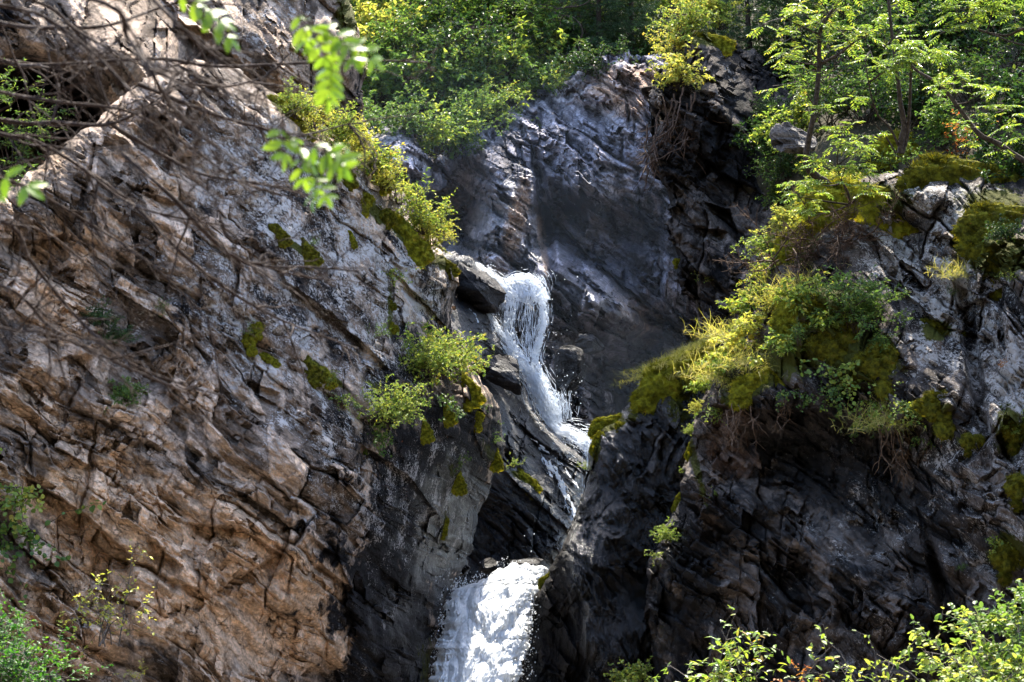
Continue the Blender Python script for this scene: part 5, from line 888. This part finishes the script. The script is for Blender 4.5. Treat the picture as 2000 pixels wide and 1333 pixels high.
# --- dead conifer boughs reaching in, in front of everything
dc = bpy.data.objects.new('dead_conifer', None); C.objects.link(dc); dbase = p1(-620, 900, 5.6); dc.location = (dbase.x, dbase.y, 0.2); tag(dc, 'dead leafless conifer whose bare brown boughs reach in across the near cliff', 'tree')
o0 = np.array(dc.location)
m = MB(); tp = pix_curve([(-620, 1500, 5.6), (-600, 600, 5.6), (-590, 0, 5.7), (-580, -700, 5.8)], 14); m.tube(tp - o0, 0.10, 0.06, 8, .06, rs(5)); put('trunk', m.mesh('trunk', True), K_dead, dc)
boughs = [([(0, 235), (110, 240), (215, 243), (300, 200), (345, 165), (440, 170), (520, 150)], 5.6, 7.5), ([(170, -5), (250, 75), (300, 150), (345, 220), (420, 285), (480, 325)], 3.6, 9), ([(0, 45), (110, 55), (210, 50), (300, 20), (380, -5)], 5.2, 8), ([(0, 120), (90, 128), (300, 115), (420, 130), (560, 125), (700, 118), (835, 122)], 5.9, 7), ([(0, 262), (60, 272), (150, 322), (240, 390), (320, 420), (450, 442)], 5.4, 7), ([(0, 430), (60, 510), (150, 620), (240, 700), (330, 742), (430, 772)], 5.0, 7), ([(215, 243), (330, 310), (400, 342), (510, 360), (575, 372)], 5.7, 6), ([(0, 555), (100, 640), (220, 705), (370, 770)], 4.8, 7), ([(150, 322), (260, 400), (350, 490), (450, 570), (560, 630), (700, 682)], 5.6, 6.5), ([(240, 300), (330, 380), (440, 490), (520, 520), (600, 522), (700, 530)], 5.4, 6.5), ([(270, 165), (420, 225), (510, 250), (560, 270), (680, 243)], 6.0, 6),
          ([(0, 350), (60, 370), (180, 440), (300, 520), (420, 640)], 5.2, 6), ([(0, 10), (80, 30), (190, 110), (300, 230), (360, 300)], 4.6, 6.5), ([(60, 0), (150, 60), (260, 120), (400, 180), (520, 205)], 4.9, 6), ([(0, 180), (120, 200), (240, 215), (330, 260), (430, 330), (520, 395)], 5.1, 6), ([(0, 640), (80, 650), (180, 690), (260, 760)], 4.9, 5), ([(300, 0), (360, 60), (420, 110), (520, 180)], 4.2, 6)]
r = rs(77)
for i, (pts, d, wpx) in enumerate(boughs):
    q = [(x, y, d + 0.12 * math.sin(k * 1.7 + i)) for k, (x, y) in enumerate(pts)]
    x0, y0 = pts[0]; m = MB()
    if x0 <= 170 and i not in (6, 8, 9, 10): q = [(-590, y0 - 160 - 60 * (i % 3), 5.7), (-260, y0 - 70, (d + 5.7) / 2)] + q
    c = pix_curve(q, 34); rr = wpx * mpp(d) * 0.8
    m.tube(c - o0, rr, rr * 0.3, 6, .15, r)
    vis = [k for k in range(len(c)) if k > 6]
    for j in range(16):
        k = vis[r.randint(0, len(vis))]; ax = c[min(k + 1, 33)] - c[k - 1]; ax /= np.linalg.norm(ax)
        dv = ax * 0.9 + np.array([r.normal() * .45, r.normal() * .5, r.normal() * .5 - .05]); L2 = r.uniform(0.10, 0.42) * d / 5.2 * (0.5 + 0.5 * (1 - k / 34) + .2)
        c2 = curve(c[k], dv, L2, 7, r, .3, (0, 0, -.25)); m.tube(c2 - o0, rr * r.uniform(.25, .5), rr * .12, 4, .1, r)
        for q_ in range(r.randint(2, 6)):
            k2 = r.randint(1, 7); a2 = c2[k2] - c2[k2 - 1]; a2 /= np.linalg.norm(a2)
            c3 = curve(c2[k2], a2 * .7 + rnd_unit(r, 1)[0] * .7, r.uniform(.03, .14), 4, r, .35, (0, 0, -.2)); m.tube(c3 - o0, rr * .18, rr * .08, 3)
    put('branch', m.mesh('branch', True), K_dead, dc)
# --- out-of-focus rowan leaves close to the camera
def spray(label, pts, d, seed, L=0.16, n=3, pairs=5, leaf=.05):
    r = rs(seed); c = pix_curve([(a, b, d) for a, b in pts], 10); base = c[0]
    st = MB(); st.tube(c - base, 0.0022, 0.001, 5)
    o = bpy.data.objects.new('rowan_spray', None); C.objects.link(o); o.location = base; tag(o, label, 'leaf spray', 'blurred rowan leaves hanging close by')
    lf = MB(); ts = np.linspace(0.35, 1, n)
    for i, t in enumerate(ts):
        k = min(int(t * 9), 8); p = c[k] - base; ax = c[k + 1] - c[k]; ax /= np.linalg.norm(ax)
        pinnate(lf, st, r, p, ax * .9 + r.normal(size=3) * [.3, .3, .25], np.array([0, -.75, .55]) + r.normal(size=3) * .25, L * r.uniform(.8, 1.1), pairs, leaf, .42, 'oval')
    put('leaves', lf.mesh('leaves'), G_near, o); put('stalk', st.mesh('stalk', True), K_bark, o)
spray('pale blurred leaf spray hanging from the top edge, nearest the mossy cliff top', [(520, -90), (580, 20), (640, 60), (690, 90)], 3.2, 401, 0.0500, 4, 3, 0.0287)
spray('blurred green leaf spray hanging below the pale one at the top edge', [(560, -100), (600, 40), (635, 100), (650, 130)], 3.2, 402, 0.0625, 3, 4, 0.0275)
spray('big blurred green leaf spray in front of the mossy crest', [(470, 180), (540, 245), (600, 280), (650, 295)], 3.2, 403, 0.0550, 5, 3, 0.0300)
spray('blurred leaf spray drooping under the big one before the crest', [(540, 230), (585, 300), (610, 340), (622, 360)], 3.2, 404, 0.0450, 3, 3, 0.0238)
spray('two small blurred leaves at the outer edge beside the dark hollow', [(-140, 290), (-60, 320), (-25, 335), (5, 345)], 3.2, 405, 0.0562, 2, 2, 0.0375)
spray('small blurred leaf spray at the top edge over the brown overhang', [(290, -90), (340, -20), (370, 5), (395, 25)], 3.2, 406, 0.0625, 3, 3, 0.0300)
# ------------------------------------------------------------------ water, boulders, mist
M_foam = foam_mat('white_water', (0.84, 0.87, 0.90), 0.3, 0.2); M_foam2 = foam_mat('aerated_water', (0.84, 0.88, 0.93), 0.45)
def ribbon(mb, pts, seed, dens=0.5, nu=34, ps=2.4, bump=0.05, edge=0.5, stretch=3.0, cell=9.0):
    """a falling strand: pts (px, py, distance, half width in px); torn into lace where the water is thin"""
    q = np.array(pts, float); t = np.linspace(0, len(q) - 1, max(8, int(sum(np.hypot(*(q[i + 1, :2] - q[i, :2])) for i in range(len(q) - 1)) / ps)))
    c = np.stack([np.interp(t, np.arange(len(q)), q[:, i]) for i in range(4)], 1)
    k = np.ones(7) / 7
    for i in range(4):
        c[:, i] = np.convolve(np.pad(c[:, i], 3, 'edge'), k, 'valid')
    tg = np.gradient(c[:, :2], axis=0); tg /= np.linalg.norm(tg, axis=1, keepdims=True) + 1e-9
    u = np.linspace(-1, 1, nu); U_, T_ = np.meshgrid(u, np.arange(len(c)))
    px = c[:, 0][:, None] - tg[:, 1][:, None] * c[:, 3][:, None] * U_; py = c[:, 1][:, None] + tg[:, 0][:, None] * c[:, 3][:, None] * U_
    s_ = T_ * ps; w_ = U_ * c[:, 3][:, None]
    n1 = fbm(w_ / cell, s_ / (cell * stretch), seed, 4); n2 = 1 - np.abs(fbm(w_ / cell * 1.6, s_ / (cell * stretch * .6), seed + 9, 4)) * 2; n3 = fbm(px / 5, py / 5, seed + 5, 3)
    d = c[:, 2][:, None] - bump * (n2 * 1.3 + n1 + 0.5 * n3) - 0.12 * (1 - U_ ** 2) * c[:, 3][:, None] * mpp(28)
    px = px + 3 * n3; py = py + 3 * fbm(px / 6, py / 6, seed + 6, 2)
    keep = (dens + 0.75 * n1 + 0.35 * n3 - edge * np.maximum(0, np.abs(U_) - 0.45) * 1.6) > 0.22
    f = grid_faces(len(c), nu); ok = keep.ravel()[f].sum(1) >= 3; f = f[ok]
    if len(f) == 0: return
    v, f, _ = compact(P(px, py, d).reshape(-1, 3), f); mb.add(v, f)
up = MB(); D0 = 29.3
strands = [([(1075, 800, 29.1, 40), (1090, 830, 29.0, 26)], .3),
 ([(925, 514, 30.6, 5), (945, 528, 30.3, 9), (965, 545, 30.0, 12), (990, 566, 29.7, 13), (1005, 580, 29.6, 14)], .75),
 ([(985, 552, 29.8, 10), (1010, 545, 29.8, 16), (1035, 548, 29.8, 18), (1056, 565, 29.8, 16), (1066, 590, 29.7, 12)], .75),
 ([(1018, 548, 29.8, 34), (1024, 562, 29.7, 38), (1026, 580, 29.6, 34), (1022, 594, 29.6, 24)], .75),
 ([(996, 570, 29.6, 18), (996, 605, 29.5, 19), (993, 640, 29.4, 17), (999, 675, 29.3, 17), (1018, 710, 29.2, 22), (1040, 745, 29.1, 24), (1060, 785, 29.0, 26), (1074, 815, 29.0, 20)], .55),
 ([(1050, 572, 29.6, 16), (1062, 600, 29.5, 12), (1061, 632, 29.4, 11), (1055, 662, 29.3, 10), (1047, 690, 29.2, 9), (1046, 715, 29.1, 15), (1056, 745, 29.1, 20), (1070, 785, 29.0, 26), (1085, 815, 29.0, 22)], .68),
 ([(1030, 592, 29.5, 20), (1031, 640, 29.4, 17), (1036, 700, 29.2, 14)], .17),
 ([(950, 612, 29.2, 5), (968, 642, 29.1, 14), (992, 676, 29.1, 19), (1022, 712, 29.0, 20), (1042, 742, 29.0, 16), (1058, 775, 28.95, 16)], .68),
 ([(1040, 730, 29.0, 20), (1056, 770, 28.95, 22), (1064, 810, 28.9, 14), (1084, 836, 28.9, 9), (1104, 852, 28.8, 10)], .85),
 ([(1080, 770, 29.2, 34), (1086, 800, 29.1, 30), (1088, 826, 29.0, 18)], .25),
 ([(1068, 826, 28.9, 7), (1090, 842, 28.8, 10), (1115, 852, 28.7, 15), (1142, 866, 28.6, 20), (1160, 890, 28.5, 22), (1160, 930, 28.4, 20), (1150, 970, 28.3, 14)], .72),
 ([(1085, 838, 28.85, 14), (1120, 846, 28.8, 18), (1150, 860, 28.8, 22), (1172, 880, 28.8, 24)], .35)]
for i, (p_, dn) in enumerate(strands):
    for j in range(2): ribbon(up, [(a, b, c - 0.10 * (j - 1), w_ * (1 + .12 * j)) for a, b, c, w_ in p_], 700 + i * 7 + j * 3, dn - .31 - .12 * j, bump=.06, cell=4.2, stretch=2.4, edge=.85)
def streaks(mb, pts, n, seed, lo=6, hi=26, wid=1.1):
    """thin torn filaments of falling water, each a tapered thread"""
    r = rs(seed); q = np.array(pts, float); L_ = np.concatenate([[0], np.cumsum(np.hypot(*np.diff(q[:, :2], axis=0).T))])
    for i in range(n):
        ln = r.uniform(lo, hi); s0 = r.uniform(-5, max(1, L_[-1] - ln * .6)); off = r.normal() * 0.55; t = np.linspace(s0, s0 + ln, 6)
        c = np.stack([np.interp(t, L_, q[:, k]) for k in range(4)], 1); tg = np.gradient(c[:, :2], axis=0) + 1e-6; tg /= np.linalg.norm(tg, axis=1, keepdims=True)
        o_ = off * c[:, 3] + r.normal() * 1.5 + np.cumsum(r.normal(size=6)) * 0.5
        x = c[:, 0] - tg[:, 1] * o_; y = c[:, 1] + tg[:, 0] * o_; d = c[:, 2] - 0.05 - abs(r.normal()) * 0.10
        mb.tube(P(x, y, d), np.array([.15, .7, 1, .8, .5, .1]) * wid * r.uniform(.35, 1.0) * mpp(29) * .5, None, 4)
for i, (p_, dn) in enumerate(strands):
    a_ = sum(np.hypot(p_[k + 1][0] - p_[k][0], p_[k + 1][1] - p_[k][1]) * (p_[k][3] + p_[k + 1][3]) for k in range(len(p_) - 1))
    streaks(up, p_, int(a_ / 14), 860 + i)
film = [([(1048, 868, 0, 5), (1062, 900, 0, 6), (1076, 935, 0, 6)], .2), ([(1068, 900, 0, 10), (1092, 940, 0, 12), (1108, 975, 0, 11), (1122, 1015, 0, 8)], .34), ([(1100, 985, 0, 8), (1112, 1010, 0, 9), (1122, 1030, 0, 6)], .32), ([(1035, 855, 0, 4), (1080, 890, 0, 5), (1120, 940, 0, 6), (1138, 975, 0, 5)], .22), ([(915, 600, 0, 7), (940, 640, 0, 6), (965, 690, 0, 6)], .1)]
for i, (p_, dn) in enumerate(film): ribbon(up, [(a, b, S.depth(a, b) - .05, w_) for a, b, _, w_ in p_], 800 + i * 5, dn, bump=.01, cell=5, stretch=4)
o = tag(put('upper_waterfall', up.mesh('upper_waterfall'), M_foam2), 'thin lacy white strands of the upper waterfall splitting round a dark rock', None, None, 'structure')
# lower fall: a broad froth
lo = MB()
ys_ = np.arange(1098, 1480, 2.0); us = np.linspace(0, 1, 150)
lx = np.interp(ys_, [1098, 1112, 1135, 1150, 1175, 1215, 1270, 1333, 1480], [985, 962, 930, 884, 872, 862, 856, 836, 790]); rx = np.interp(ys_, [1098, 1106, 1130, 1165, 1230, 1290, 1333, 1480], [1040, 1080, 1064, 1046, 1036, 1026, 1016, 985])
dd_ = np.interp(ys_, [1098, 1150, 1250, 1333, 1480], [24.75, 24.1, 23.35, 22.75, 21.8])
lx = lx + 13 * fbm(ys_ / 26, ys_ * 0, 951, 3) + 5 * fbm(ys_ / 7, ys_ * 0, 952, 2); rx = rx + 11 * fbm(ys_ / 22, ys_ * 0 + 3, 953, 3) + 5 * fbm(ys_ / 6, ys_ * 0 + 3, 954, 2)
UU, YY = np.meshgrid(us, ys_); px = lx[:, None] + (rx - lx)[:, None] * UU
for j in range(3):
    wx = px + 14 * fbm(px / 40, YY / 50, 899, 2); b1 = np.abs(fbm((wx + .25 * YY) / 50 + j, YY / 95, 901 + j, 2)); b2 = np.abs(fbm((wx + .25 * YY) / 9, YY / 44, 911 + j, 3)); b3 = np.abs(fbm((wx + .25 * YY) / 4, YY / 18, 921 + j, 3))
    hgt = 0.30 * b1 + 0.075 * b2 + 0.03 * b3 + 0.035 * np.abs(fbm(px / 3, YY / 4, 936 + j, 2))
    dome = 0.35 * np.sqrt(np.clip(1 - (2 * UU - 1) ** 2, 0, 1))
    ed = np.minimum(UU, 1 - UU) * (rx - lx)[:, None]
    n = fbm(px / 9, YY / 11, 931 + j, 4)
    keep = (ed / 22 + (YY - 1098) / 400 * 0 + n * 1.5 + (0.35 if j == 0 else -0.1 - 0.2 * j)) > 0.25
    keep &= ~((b1 > .62) & (n < -0.1))
    f = grid_faces(len(ys_), 150); f = f[keep.ravel()[f].sum(1) >= 3]
    v, f, _ = compact(P(px + 2 * n, YY + (16 * fbm(px / 26, px / 30 * 0 + j, 941, 3) + 6) * np.clip((1150 - YY) / 40, 0, 1), dd_[:, None] - hgt - dome - 0.05 * j).reshape(-1, 3), f); lo.add(v, f)
lowpts = [(985, 1108, 24.6, 40), (975, 1140, 24.2, 56), (960, 1180, 23.8, 72), (952, 1240, 23.3, 82), (942, 1300, 22.9, 84), (928, 1370, 22.5, 88)]
streaks(lo, [(a, b, c - .30, w_ * 1.25) for a, b, c, w_ in lowpts[1:]], 350, 961, 2, 6, 0.9)
tag(put('lower_waterfall', lo.mesh('lower_waterfall', True), M_foam), 'broad white froth of the lower fall pouring between the black cliff foot and the spur', None, None, 'structure')
# flying drops
r = rs(55); sp = MB(); oc = np.array([[1, 0, 0], [-1, 0, 0], [0, 1, 0], [0, -1, 0], [0, 0, 1], [0, 0, -1]], float); of = np.array([[0, 2, 4], [2, 1, 4], [1, 3, 4], [3, 0, 4], [2, 0, 5], [1, 2, 5], [3, 1, 5], [0, 3, 5]])
def drops(n, px, py, sx, sy, d, sd, rr):
    x = px + r.normal(size=n) * sx; y = py + r.normal(size=n) * sy; z = d + r.normal(size=n) * sd
    c = P(x, y, z); ra = rr * .48 * r.uniform(.2, 1.3, n) ** 2
    v = c[:, None] + oc[None] * ra[:, None, None] * np.array([1, 1, 1.3]); f = of[None] + (np.arange(n) * 6)[:, None, None]
    sp.add(v.reshape(-1, 3), None, f.reshape(-1, 3))
for a in [(160, 1030, 548, 30, 8, 29.6, .2, .014), (160, 1000, 640, 18, 40, 29.2, .2, .012), (140, 1062, 640, 16, 40, 29.2, .2, .012), (260, 1085, 790, 26, 34, 28.9, .2, .013), (200, 1150, 855, 28, 12, 28.5, .2, .014), (120, 965, 640, 8, 14, 29, .1, .012), (80, 955, 530, 12, 8, 30.1, .1, .013),
          (300, 890, 1146, 16, 9, 24.0, .15, .014), (420, 862, 1240, 11, 60, 23.2, .15, .014), (380, 1036, 1230, 9, 60, 23.2, .15, .012), (110, 930, 1132, 18, 10, 24.4, .15, .014), (120, 1032, 1310, 9, 30, 23, .1, .014), (120, 848, 1300, 10, 25, 23, .1, .014), (60, 985, 1098, 20, 5, 24.8, .1, .012)]: drops(*a)
tag(put('water_spray', sp.mesh('water_spray'), M_foam), 'drops of water thrown up along both falls', None, None, 'stuff')
# boulders
def boulder(label, px, py, d, wpx, hpx, seed, mat, rz=0, roll=0, tilt=0):
    k = mpp(d); me = boulder_mesh(seed, wpx * k * .5, max(wpx, hpx) * k * .45, hpx * k * .5, R(roll))
    return solo('boulder', label, 'boulder', p1(px, py, d), me, mat)
boulder('large pale grey boulder under the far bushes', 782, 285, 35.6, 150, 96, 1, M_rear, 20, 8)
boulder('grey boulder resting against the gorge wall below the large pale one', 830, 355, 35.4, 90, 60, 2, M_rear, 70, -10)
boulder('dark angular block beside the top of the upper waterfall', 925, 555, 28.9, 130, 70, 3, M_slab, 40, 40)
boulder('dark overhanging block in the middle of the wet slab', 985, 728, 28.3, 108, 66, 4, M_slab, 140, 30)
boulder('dark rock splitting the strands of the upper waterfall', 1031, 642, 29.9, 46, 100, 5, M_wet, 80, 8)
boulder('wet rock at the foot of the shiny fractured wall', 1150, 668, 32.6, 66, 46, 6, M_slab, 10, 20)
boulder('dark mossy rock between the upper waterfall and the wet rocks', 1108, 735, 31.8, 60, 110, 7, M_wet, 300, 10)
boulder('flat dark rock at the lip of the lower fall', 1038, 1106, 25.4, 84, 26, 8, M_wet, 30, 4)
boulder('brown wet rock on the near side of the lower fall lip', 962, 1108, 25.4, 54, 36, 9, M_slab, 10, 0)
boulder('squared lichen-spotted block jutting under the rowan', 1555, 275, 23.4, 84, 70, 10, M_dark, 120, 30)
# mist hanging in the gorge
def mist(name, label, px, py, d, rx, ry, rd, dens, seed):
    import bmesh
    bm = bmesh.new(); bmesh.ops.create_icosphere(bm, subdivisions=4, radius=1.0)
    for v in bm.verts:
        n = 1 + 0.18 * math.sin(3 * v.co.x + seed) * math.cos(2.6 * v.co.z + seed) ; v.co = Vector((v.co.x * rx * n, v.co.y * rd * n, v.co.z * ry * n))
    me = bpy.data.meshes.new(name); bm.to_mesh(me); bm.free()
    m, nt, out = newmat(name); p = nt.nodes.new('ShaderNodeVolumePrincipled'); p.inputs['Color'].default_value = (0.58, 0.74, 1.0, 1); p.inputs['Density'].default_value = dens; p.inputs['Anisotropy'].default_value = 0.1
    nt.links.new(p.outputs[0], out.inputs['Volume'])
    tag(put(name, me, m, None, p1(px, py, d)), label, None, None, 'stuff')
mist('spray_mist', 'blue-white spray mist drifting in the gorge before the rear wall', 1060, 480, 32.4, 3.3, 4.0, 2.5, 0.0021, 1)
mist('spray_mist_puff', 'denser puff of spray in the dark recess behind the spur', 1245, 770, 31.0, 0.9, 1.2, 1.3, 0.004, 2)
# ------------------------------------------------------------------ camera, light, render settings
cd = bpy.data.cameras.new('camera'); cam = bpy.data.objects.new('camera', cd); C.objects.link(cam)
cd.lens = LENS; cd.sensor_width = SENSOR; cd.sensor_fit = 'HORIZONTAL'; cam.location = CAM; cam.rotation_euler = (R(90) + PITCH, 0, 0); cd.clip_end = 2000; cd.clip_start = 0.05
cd.dof.use_dof = True; cd.dof.focus_distance = 22.5; cd.dof.aperture_fstop = 8.0
bpy.context.scene.camera = cam
EL, AZ = R(61), R(12)            # the sun stands high behind the gorge
sunv = Vector((math.sin(AZ) * math.cos(EL), math.cos(AZ) * math.cos(EL), math.sin(EL)))
sl = bpy.data.lights.new('sun', 'SUN'); sl.energy = 3.5; sl.angle = R(0.5); sl.color = (1.0, 0.93, 0.80)
so = bpy.data.objects.new('sun', sl); C.objects.link(so); so.rotation_euler = sunv.to_track_quat('Z', 'Y').to_euler()
so.location = sunv * 60
w = bpy.data.worlds.new('World'); bpy.context.scene.world = w; w.use_nodes = True
nt = w.node_tree; bg = nt.nodes['Background']; sk = nt.nodes.new('ShaderNodeTexSky'); sk.sky_type = 'NISHITA'; sk.sun_disc = False
sk.sun_elevation = EL; sk.sun_rotation = AZ; sk.air_density = 1.0; sk.dust_density = 1.5; sk.ozone_density = 1.0
nt.links.new(sk.outputs[0], bg.inputs[0]); bg.inputs[1].default_value = 0.15
sc = bpy.context.scene
sc.view_settings.view_transform = 'Standard'; sc.view_settings.look = 'None'; sc.view_settings.gamma = 1.0; sc.view_settings.exposure = 2.5
sc.render.engine = 'CYCLES'; cy = sc.cycles
cy.max_bounces = 6; cy.diffuse_bounces = 3; cy.glossy_bounces = 2; cy.transmission_bounces = 3; cy.volume_bounces = 0; cy.transparent_max_bounces = 8
cy.caustics_reflective = False; cy.caustics_refractive = False; cy.sample_clamp_indirect = 4.0; cy.sample_clamp_direct = 12.0
cy.use_denoising = True; cy.use_adaptive_sampling = True; cy.adaptive_threshold = 0.015
